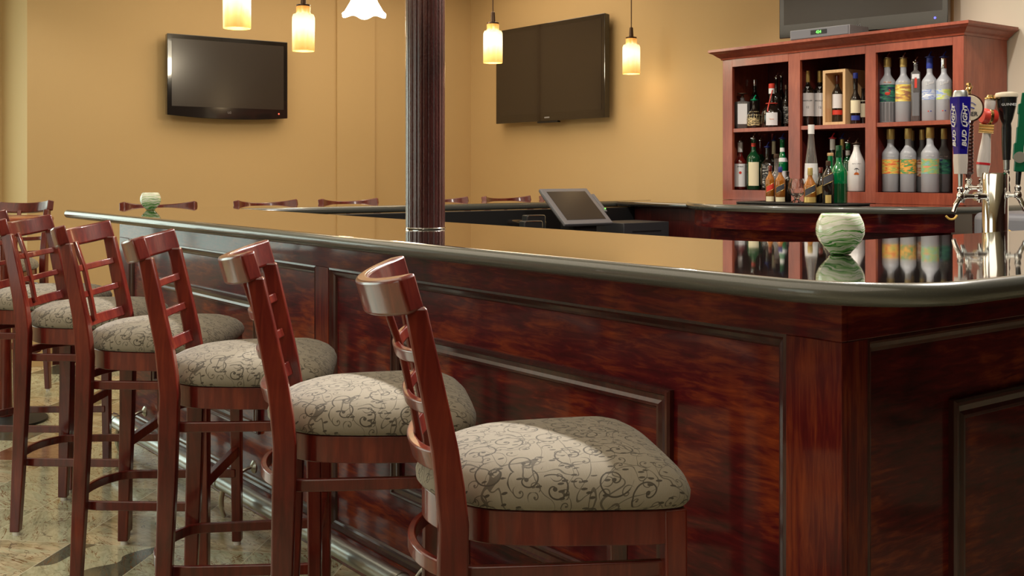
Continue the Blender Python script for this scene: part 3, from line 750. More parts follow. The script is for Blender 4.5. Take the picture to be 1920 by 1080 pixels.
def bottle(name, lab, cat, px, w, ytop, zb, X, gm, group, cap=None, capf=.9, rn=.3, sb=.58, sn=.78, labels=(), pour=None, sq=False, hcap=0, n=28):
    Y = on_x(px, X); d = dep(X, Y); r = w/2*d/F; h = zat(ytop, X, Y)-zb
    face = math.atan2(-Y, -X)          # towards the room
    t = thing(name, lab, cat, (X, Y, zb+.0006), face, group)
    R = r*rn
    b = BM(); P = prof_bottle(r, h, R, sb, sn)
    if sq:
        def rf(a, z):
            a = (a % (PI/2))-PI/4; k = 1/max(abs(math.cos(a)), .001)
            return min(1.16, 1/max(abs(math.cos(a+PI/4)) , abs(math.sin(a+PI/4)))) if z < sb*h*1.02 else 1
        lathe(b, P, 48, rfun=rf)
    else: lathe(b, P, n)
    obj('glass_body', b, gm, t, ang=50)
    for (f0, f1, m, arc) in labels:
        z0, z1 = f0*h, f1*h; b = BM(); A = []; k = 14
        def rad(z):
            for (ra, za), (rb, zb_) in zip(P[2:], P[3:]):
                if za <= z <= zb_ and zb_ > za: return ra+(rb-ra)*(z-za)/(zb_-za)
            return r
        for z in [z0+(z1-z0)*q/4 for q in range(5)]:
            rz = rad(z)+.0007
            row = []
            for i in range(k+1):
                a = -arc/2+arc*i/k; q = rz
                if sq and z < sb*h: q = rz*min(1.16, 1/max(abs(math.cos(a)), abs(math.sin(a))))
                row.append(b.verts.new((q*math.cos(a), q*math.sin(a), z)))
            A.append(row)
        for p_, q_ in zip(A, A[1:]):
            for i in range(k): b.faces.new((p_[i], p_[i+1], q_[i+1], q_[i]))
        obj('label', b, m, t, ang=60)
    if cap:
        b = BM(); lathe(b, [(0, capf*h), (R*1.12, capf*h), (R*1.18, capf*h+.002), (R*1.15, h+.001), (R*1.0, h+.003), (0, h+.003)], 20); obj('cap', b, cap, t)
    if pour: pourer(t, h, R, pour)
    t['_r'] = r; t['_h'] = h
    return t
def info(t):
    r, h = t['_r'], t['_h']; return r, h
SH, SB = 1.5135, 1.1585
G1, G2, G3, G4 = 'bottles in the upper left compartment', 'bottles in the upper middle compartment', 'bottles in the upper right compartment', 'bottles in the lower left compartment'
G5, G6, G7 = 'bottles in the lower middle compartment', 'bottles in the lower right compartment', 'bottles on the serving tray'
FX = 5.00
NB = 'liquor_bottle'
# upper left
t = bottle(NB, 'squat square clear bottle with flat round stopper, leftmost on the upper shelf', 'bottle', 1392, 28, 184, SH, FX, M['clearsm'], G1, rn=.28, sb=.86, sn=.93, labels=((.15, .8, M['paper'], 1.1),), sq=True)
r, h = info(t); b = BM(); lathe(b, [(0, h), (.008, h), (.010, h+.012), (.006, h+.02), (.03, h+.024), (.03, h+.028), (0, h+.028)], 20); obj('stopper', b, M['bronze'], t)
bottle(NB, 'tall dark bottle with silver cap behind the gold netted bottle', 'bottle', 1415, 20, 150, SH, FX+.13, M['dkglass'], G1, cap=M['chrome'], capf=.88, rn=.36)
bottle(NB, 'round gold netted bottle with green pourer on the upper shelf', 'bottle', 1414, 26, 190, SH, FX, M['dkglass'], G1, rn=.3, sb=.45, sn=.8, labels=((.1, .62, M['goldnet'], 5.5),), pour=M['green'])
t = bottle(NB, 'squat black bottle with red ribbon and white square label', 'bottle', 1447, 38, 158, SH, FX, M['dkglass'], G1, rn=.26, sb=.32, sn=.62, cap=M['red'], capf=.9, labels=((.05, .34, M['paper'], 1.15),))
r, h = info(t); b = BM(); tube(b, smooth_pts([(r*.30, .004, h*.86), (r*.34, -.004, h*.72), (r*.5, -.012, h*.60), (r*.86, -.02, h*.46), (r*1.0, -.022, h*.36)], 5), .0032, 8); tube(b, [(r*.55*math.cos(a*PI/8), r*.55*math.sin(a*PI/8), h*.555) for a in range(16)], .0028, 8, True); obj('ribbon', b, M['red'], t)
b = BM(); lathe(b, [(0, h*.78), (r*.30, h*.78), (r*.30, h*.9), (0, h*.9)], 16); obj('neck_label', b, M['white'], t)
text('lettering', 'Marnier', .0085, M['orange'], t, (.0, h*.19), 0, bend=r+.0011)
bottle(NB, 'dark bottle with silver pourer behind the ribboned bottle, left of a pair', 'bottle', 1456, 17, 148, SH, FX+.10, M['dkglass'], G1, rn=.34, pour=M['chrome'])
bottle(NB, 'dark bottle with silver pourer behind the ribboned bottle, right of a pair', 'bottle', 1465, 16, 145, SH, FX+.20, M['dkglass'], G1, rn=.34, pour=M['chrome'])
bottle(NB, 'dark bottle with copper cap against the divider on the upper left shelf', 'bottle', 1474, 14, 160, SH, FX+.06, M['dkglass'], G1, rn=.34, cap=M['bronze'], labels=((.1, .5, M['lab_black'], 1.5),))
# upper middle
for px, lab, lx in ((1514, 'whisky bottle with white label and gold cap, left of the matching pair', 0), (1537, 'whisky bottle with white label and gold cap, right one beside the pine box', .07)):
    t = bottle(NB, lab, 'bottle', px, 25, 134, SH, FX+lx, M['dkglass'], G2, cap=M['goldcap'], capf=.80, rn=.30, sb=.62, sn=.80, labels=((.18, .60, M['paper'], 2.4),))
    r, h = info(t); text('lettering', 'MACALLAN', .0105, M['ink'], t, (0, h*.46), 0, bend=r+.0011); text('lettering', '12', .017, M['ink'], t, (0, h*.34), 0, bend=r+.0011)
    b = BM(); A = [b.verts.new(p) for p in ((r*.78, -.009, h*.715), (r*.78, .009, h*.715), (r*.97, 0, h*.66))]; b.faces.new(A); bmesh.ops.solidify(b, geom=b.faces, thickness=.001); obj('neck_label', b, M['paper'], t)
# pine box
Yb0, Yb1 = on_x(1591, FX-.02), on_x(1547, FX-.02)
pb = thing('pine_box', 'pale pine presentation box with an open front window', 'box')
z0, z1 = SH+.0005, zat(131, FX-.02, (Yb0+Yb1)/2); x0, x1 = FX-.04, FX+.13
b = BM(); wv_ = .016
box(b, x0, x1, Yb0+.006, Yb0+.006+wv_, z0, z1); box(b, x0, x1, Yb1-wv_, Yb1, z0, z1); box(b, x0, x1, Yb0+.006+wv_, Yb1-wv_, z1-wv_, z1); box(b, x0, x1, Yb0+.006+wv_, Yb1-wv_, z0, z0+wv_); box(b, x1-.008, x1, Yb0+.006+wv_, Yb1-wv_, z0+wv_, z1-wv_)
obj('box_shell', b, M['pine'], pb, smooth=False)
t = bottle(NB, 'whisky bottle with white label and red strip standing inside the pine box', 'bottle', 1570, 20, 142, z0+wv_, FX+.04, M['dkglass'], G2, cap=M['ruby'], capf=.82, rn=.36, sb=.6, sn=.8, labels=((.30, .60, M['paper'], 2.2), (.16, .26, M['red'], 2.2)))
t = bottle(NB, 'whisky bottle with cream label and small blue strip right of the pine box', 'bottle', 1604, 19, 138, SH, FX, M['dkglass'], G2, cap=M['bluepl'], capf=.9, rn=.42, sb=.48, sn=.66, labels=((.22, .47, M['cream'], 2.2), (.08, .17, M['blue'], 1.8)))
bottle(NB, 'dark bottle with pale label half hidden at the right of the upper middle shelf', 'bottle', 1618, 14, 166, SH, FX+.05, M['dkglass'], G2, rn=.4, sb=.6, sn=.8, labels=((.2, .66, M['cream'], 2.0),))
# upper right
t = bottle(NB, 'frosted vodka bottle with a pink bird on a dark green label', 'bottle', 1664, 31, 112, SH, FX, M['frost'], G3, cap=M['goldcap'], capf=.88, rn=.38, sb=.62, sn=.78, labels=((.33, .60, M['lab_dark'], 2.8), (.02, .32, M['frostdk'], 5.9)), pour=M['chrome'])
r, h = info(t)
b = BM(); 
for k in range(2): pass
lathe(b, [(0, -.010), (.010, -.007), (.014, 0), (.010, .006), (0, .008)], 16)
for v in b.verts: v.co = Vector((r+.0012+.0008*(v.co.x/.014), v.co.y*1.0, h*.46+v.co.z))
tube(b, smooth_pts([(r+.0014, .010, h*.47), (r+.0014, .014, h*.50), (r+.0014, .009, h*.515), (r+.0014, .007, h*.50)], 4), .002, 6); obj('bird_print', b, M['red'], t)
text('lettering', 'Van Gogh', .010, M['orange'], t, (0, h*.635), 0, bend=r*.97+.001)
t = bottle(NB, 'frosted vodka bottle with a yellow label on the upper shelf', 'bottle', 1694, 29, 112, SH, FX, M['frost'], G3, cap=M['goldcap'], capf=.88, rn=.38, sb=.62, sn=.78, labels=((.33, .60, M['lab_yellow'], 2.8),), pour=M['chrome'])
r, h = info(t); text('lettering', 'Van Gogh', .010, M['cream'], t, (0, h*.635), 0, bend=r*.97+.001)
t = bottle(NB, 'slim square clear bottle with a white and pink tax strip', 'bottle', 1717, 17, 120, SH, FX-.01, M['clearsm'], G3, rn=.42, sb=.84, sn=.90, labels=((.74, .82, M['paper'], 1.4), (.58, .76, M['red'], .5), (.1, .5, M['frostdk'], 1.3)), sq=True, pour=M['chrome'])
for px, lab, mm, cp in ((1743, 'frosted vodka bottle with blue scene and blue pourer', 'lab_blue', 'bluepl'), (1770, 'frosted vodka bottle with blue and yellow scene, rightmost on the upper shelf', 'lab_bluey', 'bluepl')):
    t = bottle(NB, lab, 'bottle', px, 28, 110, SH, FX, M['frost'], G3, cap=M['blue'] if px < 1750 else M['chrome'], capf=.84, rn=.36, sb=.62, sn=.78, labels=((.34, .50, M[mm], 2.6),), pour=M[cp])
    r, h = info(t); text('lettering', "L'anil", .02, M['white'], t, (0, h*.60), .25, bend=r+.001, shear=.3)
    b = BM()
    for q, mm2 in ((-.006, 'blue'),): pass
    b = bx(r, r+.0012, .003, .009, h*.15, h*.165); obj('crest_print', b, M['blue'], t, smooth=False); b = bx(r, r+.0012, -.009, -.003, h*.15, h*.165); obj('crest_print', b, M['red'], t, smooth=False)
# lower left
t = bottle(NB, 'bourbon bottle with white label and red seal, leftmost on the lower shelf', 'bottle', 1388, 23, 268, SB, FX, M['ruby'], G4, cap=M['white'], capf=.80, rn=.36, sb=.56, sn=.76, labels=((.06, .55, M['paper'], 2.6),), pour=M['chrome'])
r, h = info(t); text('lettering', 'JIM BEAM', .0085, M['ink'], t, (0, h*.49), 0, bend=r+.0012)
b = BM(); lathe(b, [(0, 0), (.008, 0), (.008, .001), (0, .001)], 16)
for v in b.verts: v.co = Vector((r+v.co.z+.0008, v.co.x, h*.36+v.co.y))
obj('seal_print', b, M['red'], t)
bottle(NB, 'green bottle with cream label and red neck band on the lower shelf', 'bottle', 1413, 25, 262, SB, FX-.01, M['grdark'], G4, rn=.34, sb=.62, sn=.80, labels=((.08, .55, M['cream'], 1.7), (.86, .93, M['red'], 5.5)), pour=M['chrome'])
bottle(NB, 'dark bottle with red neck behind the green cream label bottle', 'bottle', 1426, 20, 266, SB, FX+.12, M['grdark'], G4, rn=.36, cap=M['ruby'], capf=.7, labels=((.1, .45, M['cream'], 1.5),), pour=M['chrome'])
t = bottle(NB, 'square whiskey bottle with black and white label on the lower shelf', 'bottle', 1439, 23, 278, SB, FX, M['dkglass'], G4, rn=.34, sb=.62, sn=.76, labels=((.06, .60, M['lab_black'], 1.45),), sq=True, pour=M['bluepl'])
bottle(NB, 'dark bottle with yellow neck behind the whiskey flasks', 'bottle', 1451, 18, 266, SB, FX+.12, M['dkglass'], G4, cap=M['cream'], capf=.72, rn=.36, pour=M['bluepl'])
bottle(NB, 'green bottle with white label and blue pourer by the left divider', 'bottle', 1467, 23, 262, SB, FX, M['grglass'], G4, rn=.38, sb=.5, sn=.78, labels=((.02, .38, M['paper'], 2.4), (.56, .64, M['paper'], 2.2), (.76, .84, M['white'], 3)), pour=M['bluepl'])
# lower middle
bottle(NB, 'dark bottle with white neck and red pourer in the lower middle', 'bottle', 1561, 20, 262, SB, FX+.02, M['dkglass'], G5, cap=M['white'], capf=.80, rn=.42, pour=M['redpl'])
bottle(NB, 'dark bottle with gold neck and blue pourer in the lower middle', 'bottle', 1579, 17, 262, SB, FX+.08, M['dkglass'], G5, cap=M['goldcap'], capf=.80, rn=.40, pour=M['bluepl'])
bottle(NB, 'green liqueur bottle with white label beside the white bottle', 'bottle', 1590, 20, 270, SB, FX+.06, M['grdark'], G5, rn=.40, cap=M['grglass'], capf=.9, labels=((.08, .42, M['paper'], 2.2), (.76, .86, M['paper'], 3)), pour=M['chrome'])
t = bottle(NB, 'white coconut liqueur bottle with palm tree and orange sun print', 'bottle', 1606, 31, 272, SB, FX-.03, M['white'], G5, rn=.34, sb=.56, sn=.96, cap=None, pour=M['bronze'])
r, h = info(t)
text('lettering', 'MALIBU', .0135, M['ink'], t, (0, h*.585), 0, bend=r*.97)
b = BM(); 
for k in range(9):
    a = PI*k/8; sweep(b, [(r+.001, 0, h*.485), (r+.001, .007*math.cos(a), h*.485+.005*math.sin(a)-.0), (r+.001, .012*math.cos(a), h*.485+.003*math.sin(a)-.004)], .0012, .0012)
sweep(b, [(r+.001, .0, h*.485), (r+.001, -.003, h*.40)], .0012, .0012); obj('palm_print', b, M['ink'], t)
b = BM(); A = [b.verts.new((r+.0011, .013*math.cos(PI*k/12), h*.36+.013*math.sin(PI*k/12))) for k in range(13)]; b.faces.new(A); bmesh.ops.solidify(b, geom=b.faces, thickness=.0008); obj('sun_print', b, M['orange'], t)
# lower right
for px, w, yt, X, gm, mm, lab in (
 (1670, 31, 243, FX, 'frost', 'lab_sunset', 'frosted vodka bottle with orange sunset label, leftmost of the lower right front row'),
 (1703, 29, 242, FX+.01, 'frost', 'lab_orchard', 'frosted vodka bottle with green and orange orchard label, second in the front row'),
 (1744, 32, 240, FX-.02, 'frost', 'lab_meadow', 'frosted vodka bottle with green meadow label, third and foremost of the front row'),
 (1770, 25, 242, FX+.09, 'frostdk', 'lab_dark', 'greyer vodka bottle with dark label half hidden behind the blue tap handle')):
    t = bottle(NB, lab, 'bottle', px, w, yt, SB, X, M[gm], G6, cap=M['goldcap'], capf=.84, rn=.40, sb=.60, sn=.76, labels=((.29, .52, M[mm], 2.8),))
    r, h = info(t); text('lettering', 'Van Gogh', .0095, M['white'], t, (0, h*.565), 0, bend=r+.0008)
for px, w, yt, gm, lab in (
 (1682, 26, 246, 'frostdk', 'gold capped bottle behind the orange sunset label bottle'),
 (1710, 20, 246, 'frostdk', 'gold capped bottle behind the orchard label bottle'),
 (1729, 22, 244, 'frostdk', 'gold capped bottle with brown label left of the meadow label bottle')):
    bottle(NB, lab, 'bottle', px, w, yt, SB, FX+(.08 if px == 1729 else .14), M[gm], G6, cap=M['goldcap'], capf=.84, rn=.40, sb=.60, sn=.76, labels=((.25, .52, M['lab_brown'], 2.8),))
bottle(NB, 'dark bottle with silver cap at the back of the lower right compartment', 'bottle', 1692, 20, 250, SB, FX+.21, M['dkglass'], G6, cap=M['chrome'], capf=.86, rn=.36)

# tray with bottles
TX = 4.50
YT0, YT1 = on_x(1606, TX+.02), on_x(1412, TX+.02)
b = BM(); slab(b, roundpoly([(TX-.13, YT0, .03), (TX+.15, YT0-.0, .03), (TX+.15, YT1, .03), (TX-.13, YT1, .03)], 6), CZ+.0005, CZ+.009, k=4)
tag(obj('serving_tray', b, M['black']), 'flat black tray of liqueur bottles on the back counter', 'tray')
TZ = CZ+.0095
def slant(t, m, m2=None, z=.40, hh=.17, arc=1.7, tilt=.5):
    r, h = info(t); b = BM(); rows = []
    for s_ in (-1, 1):
        rows.append([b.verts.new(((r+.0012)*math.cos(a), (r+.0012)*math.sin(a), h*z+s_*h*hh/2+(r*a)*tilt)) for a in [(-arc/2+arc*i/12) for i in range(13)]])
    for i in range(12): b.faces.new((rows[0][i], rows[0][i+1], rows[1][i+1], rows[1][i]))
    obj('label', b, m, t)
    for s_ in (-1, 1):
        b = BM(); tube(b, [((r+.0014)*math.cos(a), (r+.0014)*math.sin(a), h*z+s_*h*hh/2+(r*a)*tilt) for a in [(-arc/2+arc*i/12) for i in range(13)]], .0009, 6); obj('label_border', b, M['goldcap'], t)
t = bottle(NB, 'small whisky flask with slanted red label at the left of the tray', 'bottle', 1444, 17, 312, TZ, TX-.04, M['brglass'], G7, cap=M['ruby'], capf=.86, rn=.36, sb=.6, sn=.82, labels=((.01, .15, M['cream'], 2),)); slant(t, M['red'])
t = bottle(NB, 'small whisky flask with slanted black label beside the red one', 'bottle', 1463, 19, 314, TZ, TX-.04, M['brglass'], G7, cap=M['bluepl'], capf=.86, rn=.36, sb=.6, sn=.82, labels=((.01, .14, M['cream'], 2),)); slant(t, M['ink'])
bottle(NB, 'rosy clear bottle with copper stopper behind the two small flasks', 'bottle', 1456, 24, 290, TZ, TX+.07, M['clearsm'], G7, cap=M['bronze'], capf=.92, rn=.36, sb=.5, sn=.68)
bottle(NB, 'slim dark bottle between the flasks and the crystal glass', 'bottle', 1477, 13, 322, TZ, TX+.01, M['dkglass'], G7, rn=.4, sb=.7, sn=.85)
t = bottle(NB, 'short bottle with ringed gold neck and slanted black label', 'bottle', 1519, 24, 316, TZ, TX-.05, M['brglass'], G7, cap=M['goldcap'], capf=.80, rn=.34, sb=.46, sn=.78, labels=((.01, .17, M['goldcap'], 2.2),)); slant(t, M['ink'], z=.36, hh=.2)
t = bottle(NB, 'dark bottle with slanted gold label in the middle of the tray', 'bottle', 1539, 20, 315, TZ, TX+.02, M['dkglass'], G7, cap=M['ruby'], capf=.85, rn=.36, sb=.5, sn=.8); slant(t, M['goldcap'], z=.38, hh=.22)
t = bottle(NB, 'dark bottle with slanted black and copper label leaning to the right of the tray', 'bottle', 1553, 22, 303, TZ, TX-.05, M['dkglass'], G7, cap=M['bronze'], capf=.9, rn=.36, sb=.62, sn=.86, labels=((.01, .2, M['goldcap'], 1.0),)); slant(t, M['ink'], z=.58, hh=.2)
bottle(NB, 'pale green liqueur bottle with cork behind the dark label bottle', 'bottle', 1557, 24, 288, TZ, TX+.10, M['grglass'], G7, cap=M['pine'], capf=.95, rn=.42, sb=.58, sn=.78)
t = bottle(NB, 'large bright green bottle at the right of the tray', 'bottle', 1573, 31, 274, TZ, TX+.04, M['grglass'], G7, cap=M['grdark'], capf=.80, rn=.36, sb=.52, sn=.74)
r, h = info(t); b = BM(); lathe(b, [(0, .001), (r+.0006, .001), (r+.0006, h*.34), (0, h*.34)], 28); obj('dark_base', b, M['grdark'], t)
# tall slender clear bottle
X = TX+.05; Y = on_x(1521, X); h = zat(234, X, Y)-TZ; r = 12*dep(X, Y)/F
t = thing(NB, 'tall slender clear bottle with white cap and white label on the tray', 'bottle', (X, Y, TZ+.0005), math.atan2(-Y, -X), G7)
b = BM(); lathe(b, [(0, 0), (r*.8, 0), (r*.95, .01), (r, h*.35), (r*.93, h*.5), (r*.62, h*.70), (r*.45, h*.85), (r*.42, h*.9), (0, h*.9)], 28); obj('glass_body', b, M['clearsm'], t)
b = BM(); lathe(b, [(0, h*.88), (r*.5, h*.88), (r*.5, h), (0, h)], 20); obj('cap', b, M['white'], t)
b = BM(); lathe(b, [(r*.99, h*.18), (r+.001, h*.35), (r*.96, h*.50)], 28); obj('label', b, M['paper'], t)
# crystal glass
X = TX-.06; Y = on_x(1494, X); h = zat(335, X, Y)-TZ; r = 16*dep(X, Y)/F
t = thing('crystal_glass', 'cut crystal snifter glass in the middle of the tray', 'glass', (X, Y, TZ+.0005))
def facet(a, z): return 1+.05*math.cos(a*8+z*60)
b = BM(); lathe(b, [(0, 0), (r*.62, 0), (r*.6, .004), (r*.25, h*.14), (r*.3, h*.2), (r*.8, h*.36), (r, h*.58), (r*.92, h*.8), (r*.78, h), (r*.72, h), (r*.86, h*.8), (r*.92, h*.58), (r*.7, h*.38), (0, h*.27)], 48, rfun=facet); obj('glass_bowl', b, M['clear'], t, ang=20)

# ------------------------------------------------------------------ televisions
def tv(label, X, Y, z, rz, w, h, depth, bez, chin, screen, brand, curved=False, led=None, shelfy=False):
    """local: x to the right as seen, y into the wall, z up; origin bottom centre of front"""
    t = thing('television', label, 'television', (X, Y, z), rz)
    b = BM(); n = 16; F0 = []; B0 = []
    low = [(-w/2+w*i/n, -(.02*(1-(2*i/n-1)**2)) if curved else 0) for i in range(n+1)]
    pts = low+[(w/2, h), (-w/2, h)]
    A = [b.verts.new((x, 0, zz)) for x, zz in pts]; B = [b.verts.new((x*.985, depth*.55, zz*.99+.003)) for x, zz in pts]
    b.faces.new(A); b.faces.new(B[::-1]); m = len(pts)
    for i in range(m): b.faces.new((A[i], A[(i+1) % m], B[(i+1) % m], B[i]))
    obj('housing', b, M['tvblack'], t, bevel=.004, smooth=False)
    obj('screen', bx(-w/2+bez, w/2-bez, -.0012, .003, chin, h-bez), M[screen], t, smooth=False)
    obj('wall_mount', bx(-.16, .16, depth*.55, depth, h*.3, h*.7), M['black'], t, smooth=False)
    if brand: text('lettering', brand, .022, M['greylt'], t, (0, -.002, chin*.45), (PI/2, 0, 0))
    if led:
        b = BM(); lathe(b, [(0, 0), (.006, 0), (.006, .001), (0, .001)], 12)
        for v in b.verts: v.co = Vector((w/2-bez*2.2+v.co.x, -.001-v.co.z, chin*.5+v.co.y))
        obj('power_light', b, M[led], t)
    return t
xa_, xb_ = 2.690, 3.588
tv('flat black television on the left far wall, slightly curved bottom edge', (xa_+xb_)/2, 7.50, 1.655, 0, xb_-xa_, .560, .102, .032, .062, 'screen', 'LG', True, 'led_r')
# second: on the right wall (faces -X)
ya_, yb_ = on_x(1134, 5.20), on_x(930, 5.20)
t = tv('large glossy black television on the wall right of the column', 5.20, (ya_+yb_)/2, 1.643, -PI/2, yb_-ya_, .735, .099, .035, .06, 'screen2', None)
obj('badge', bx(-.03, .03, -.002, 0, .022, .032), M['greylt'], t, smooth=False); obj('sensor_bar', bx(-.12, .12, .002, .03, -.012, 0), M['black'], t, smooth=False)
# third above the cabinet
t = tv('black television above the liquor cabinet, cut by the top of the picture', 5.10, 3.655, 2.018, -PI/2+.19, .955, .60, .10, .03, .075, 'screen', 'LG', False, 'led_b')
# receiver
rc = thing('cable_receiver', 'small silver grey set-top box with green digits on the cabinet crown', 'receiver', (4.87, 3.74, ZTOP+.0605), -PI/2+.06)
b = bx(-.185, .185, 0, .18, .004, .056); obj('case', b, M['greylt'], rc, bevel=.003)
obj('front_face', bx(-.178, .178, -.004, .0, .008, .052), M['grey'], rc, smooth=False)
obj('display', bx(-.05, .05, -.006, -.0042, .022, .045), M['black'], rc, smooth=False); text('digits', '424', .022, M['led_g'], rc, (0, -.0065, .033), (PI/2, 0, 0))
b = BM()
for x in (-.15, .15):
    for y in (.02, .16): box(b, x-.01, x+.01, y-.01, y+.01, 0, .004)
obj('foot', b, M['black'], rc, smooth=False)

# ------------------------------------------------------------------ pendants
def pendant(x, y, zb, lab):
    t = thing('pendant_lamp', lab, 'pendant lamp', (x, y, zb), 0, 'glass pendant lamps over the bar')
    R = .0585; h = .235
    b = BM(); lathe(b, [(R*.97, 0), (R, .003), (R, .16), (R*.99, h*.76), (R*.9, h*.815), (R*.66, h*.84), (R*.62, h*.88), (R*.64, h*.985), (R*.55, h), (R*.52, h*.98), (R*.58, h*.85), (R*.85, h*.79), (R*.94, h*.72), (R*.94, .003), (R*.97, 0)], 40); obj('glass_shade', b, M['pendant'], t, ang=60)
    b = BM(); lathe(b, [(0, h), (R*.6, h), (R*.62, h+.008), (R*.25, h+.014), (R*.2, h+.07), (R*.1, h+.075), (0, h+.075)], 24); obj('fitting', b, M['bronze'], t)
    L = 2.88-zb; b = BM(); tube(b, [(0, 0, h+.07), (0, 0, L-.015)], .0035, 8); obj('cord', b, M['bronze'], t)
    b = BM(); lathe(b, [(0, L-.02), (.05, L-.02), (.055, L-.001), (0, L-.001)], 24); obj('ceiling_canopy', b, M['bronze'], t)
    b = BM(); lathe(b, [(0, .05), (.018, .06), (.028, .085), (.024, .115), (.013, .14), (.013, .19), (0, .19)], 20); obj('bulb', b, M['fanglass'], t)
    l = light('pendant_glow', 'POINT', (x, y, zb-.03), 1.3, (1, .74, .42), shadow_soft_size=.04)
pendant(1.90, 4.46, 1.870, 'amber glass pendant lamp leftmost, over the near bar side, top cut off')
pendant(2.63, 5.31, 1.896, 'amber glass pendant lamp second from the left, right of the small television')
pendant(3.94, 5.42, 1.920, 'amber glass pendant lamp overlapping the left edge of the large television')
pendant(5.06, 5.40, 1.912, 'amber glass pendant lamp farthest right, over plain wall near the cabinet')

# ceiling fan
fx, fy = 3.28, 5.82
fan = thing('ceiling_fan', 'ceiling fan with ruffled white glass light and pale blades at the top edge', 'ceiling fan', (fx, fy, 0))
b = BM(); rings = []
for k, (r, z) in enumerate([(.035, 2.375), (.05, 2.36), (.065, 2.32), (.085, 2.27), (.118, 2.215), (.135, 2.200)]):
    rings.append([b.verts.new((r*(1+.05*(k/5)**2*math.cos(6*a_))*math.cos(a_), r*(1+.05*(k/5)**2*math.cos(6*a_))*math.sin(a_), z-.010*(k/5)**2*math.cos(6*a_))) for a_ in [2*PI*i/72 for i in range(72)]])
for A, B in zip(rings, rings[1:]):
    for i in range(72): b.faces.new((A[i], A[(i+1) % 72], B[(i+1) % 72], B[i]))
bmesh.ops.solidify(b, geom=b.faces, thickness=.003)
obj('glass_shade', b, M['fanglass'], fan, ang=80)
b = BM(); lathe(b, [(0, 2.36), (.05, 2.37), (.09, 2.40), (.11, 2.44), (.11, 2.50), (.07, 2.54), (.02, 2.56), (.02, 2.84), (.07, 2.85), (.07, 2.879), (0, 2.879)], 36); obj('motor_housing', b, M['fanblade'], fan)
for k in range(5):
    a = math.radians(-37+8+72*k); b = BM()
    prism(b, [(.10, -.02), (.20, -.055), (.60, -.07), (.64, -.05), (.65, 0), (.64, .05), (.60, .07), (.20, .055), (.10, .02)], 2.405, 2.413)
    o = obj('blade', b, M['fanblade'], fan, bevel=.002); o.rotation_euler = (0, 0, a)
light('fan_glow', 'POINT', (fx, fy, 2.15), 12, (1, .86, .62), shadow_soft_size=.08)

# ------------------------------------------------------------------ till and equipment inside the bar
ug = thing('under_bar_shelf', 'black work shelf inside the far side of the bar', 'shelf')
obj('shelf_top', bx(2.6, 5.0, 4.72, 5.32, .80, .83), M['black_in'], ug, smooth=False)
obj('shelf_body', bx(2.6, 5.0, 4.80, 5.32, .0, .80), M['black_in'], ug, smooth=False)
pos = thing('till_screen', 'grey touch screen till tilted back on its stand inside the bar', 'till', (4.27, 4.93, .8305), 0)
b = BM(); w_, h_, dp = .37, .315, .05; tilt = math.radians(50)
Rm = Matrix.Rotation(-tilt, 4, 'X')          # top leans away (+Y)
def posobj(name, bm, m, bev=0):
    for v in bm.verts: v.co = Rm @ v.co + Vector((0, -.02, .13))
    return obj(name, bm, m, pos, bevel=bev, smooth=False)
b = BM(); A = []
for (q, y) in ((1, .0), (1.0, .018), (.82, dp)):
    A.append([b.verts.new((x*q*w_/2, y, h_/2+zz*q*h_/2)) for x, zz in ((-1, -1), (1, -1), (1, 1), (-1, 1))])
for P, Q in zip(A, A[1:]):
    for i in range(4): b.faces.new((P[i], P[(i+1) % 4], Q[(i+1) % 4], Q[i]))
b.faces.new(A[0][::-1]); b.faces.new(A[-1])
posobj('screen_housing', b, M['grey'], .004)
posobj('screen', bx(-w_/2+.035, w_/2-.035, -.0015, .001, .035, h_-.03), M['posscreen'])
posobj('card_reader', bx(w_/2+.001, w_/2+.022, -.002, .02, .10, .26), M['grey'], .003)
b = BM(); lathe(b, [(0, 0), (.004, 0), (.004, .003), (0, .003)], 10)
for v in b.verts: v.co = Vector((w_/2+.015+v.co.x, -.004-v.co.z, .12+v.co.y))
posobj('status_light', b, M['led_g'])
obj('stand', bx(-.09, .09, .02, .14, 0, .16), M['black'], pos, bevel=.004); obj('stand_base', bx(-.15, .15, -.06, .18, 0, .02), M['black'], pos, bevel=.004)
# receipt printers / card holders
for px, py, w2, lab in ((1006, 403, 38, 'black framed terminal with silver outline, taller one left of the till'), (1000, 414, 38, 'black framed terminal with silver outline, shorter one in front')):
    X = 3.833 if py < 410 else 3.735; Y = 4.86 if py < 410 else 4.76
    z = zat(py, X, Y); t = thing('card_terminal', lab, 'card terminal', (X, Y, .8305), 0, 'small black terminals left of the till')
    hh = z-.8305; w3 = w2*dep(X, Y)/F*1.15
    obj('case', bx(-w3/2, w3/2, 0, .05, 0, hh), M['black'], t, bevel=.006)
    b = BM(); tube(b, [(-w3/2+.003, -.001, .003), (-w3/2+.003, -.001, hh-.01), (-w3/2+.01, -.001, hh-.003), (w3/2-.01, -.001, hh-.003), (w3/2-.003, -.001, hh-.01), (w3/2-.003, -.001, .003)], .0013, 6); obj('silver_trim', b, M['chrome'], t)
t = thing('receipt_printer', 'black receipt printer between the card terminals and the till', 'printer', (4.02, 5.19, .8305))
b = BM(); prism(b, [(-.08, -.1), (.08, -.1), (.08, .1), (-.08, .1)], 0, .15); obj('case', b, M['tvblack'], t, bevel=.02, seg=3)
obj('paper_slot', bx(-.05, .05, -.03, -.02, .1495, .152), M['greylt'], t, smooth=False)
t = thing('cash_drawer', 'dark grey cash drawer box right of the till', 'cash drawer', (4.72, 4.90, .8305))
obj('case', bx(-.19, .19, 0, .30, .0, .125), M['grey'], t, bevel=.004); obj('drawer_slot', bx(-.12, .12, -.003, .0, .07, .075), M['black'], t, smooth=False)
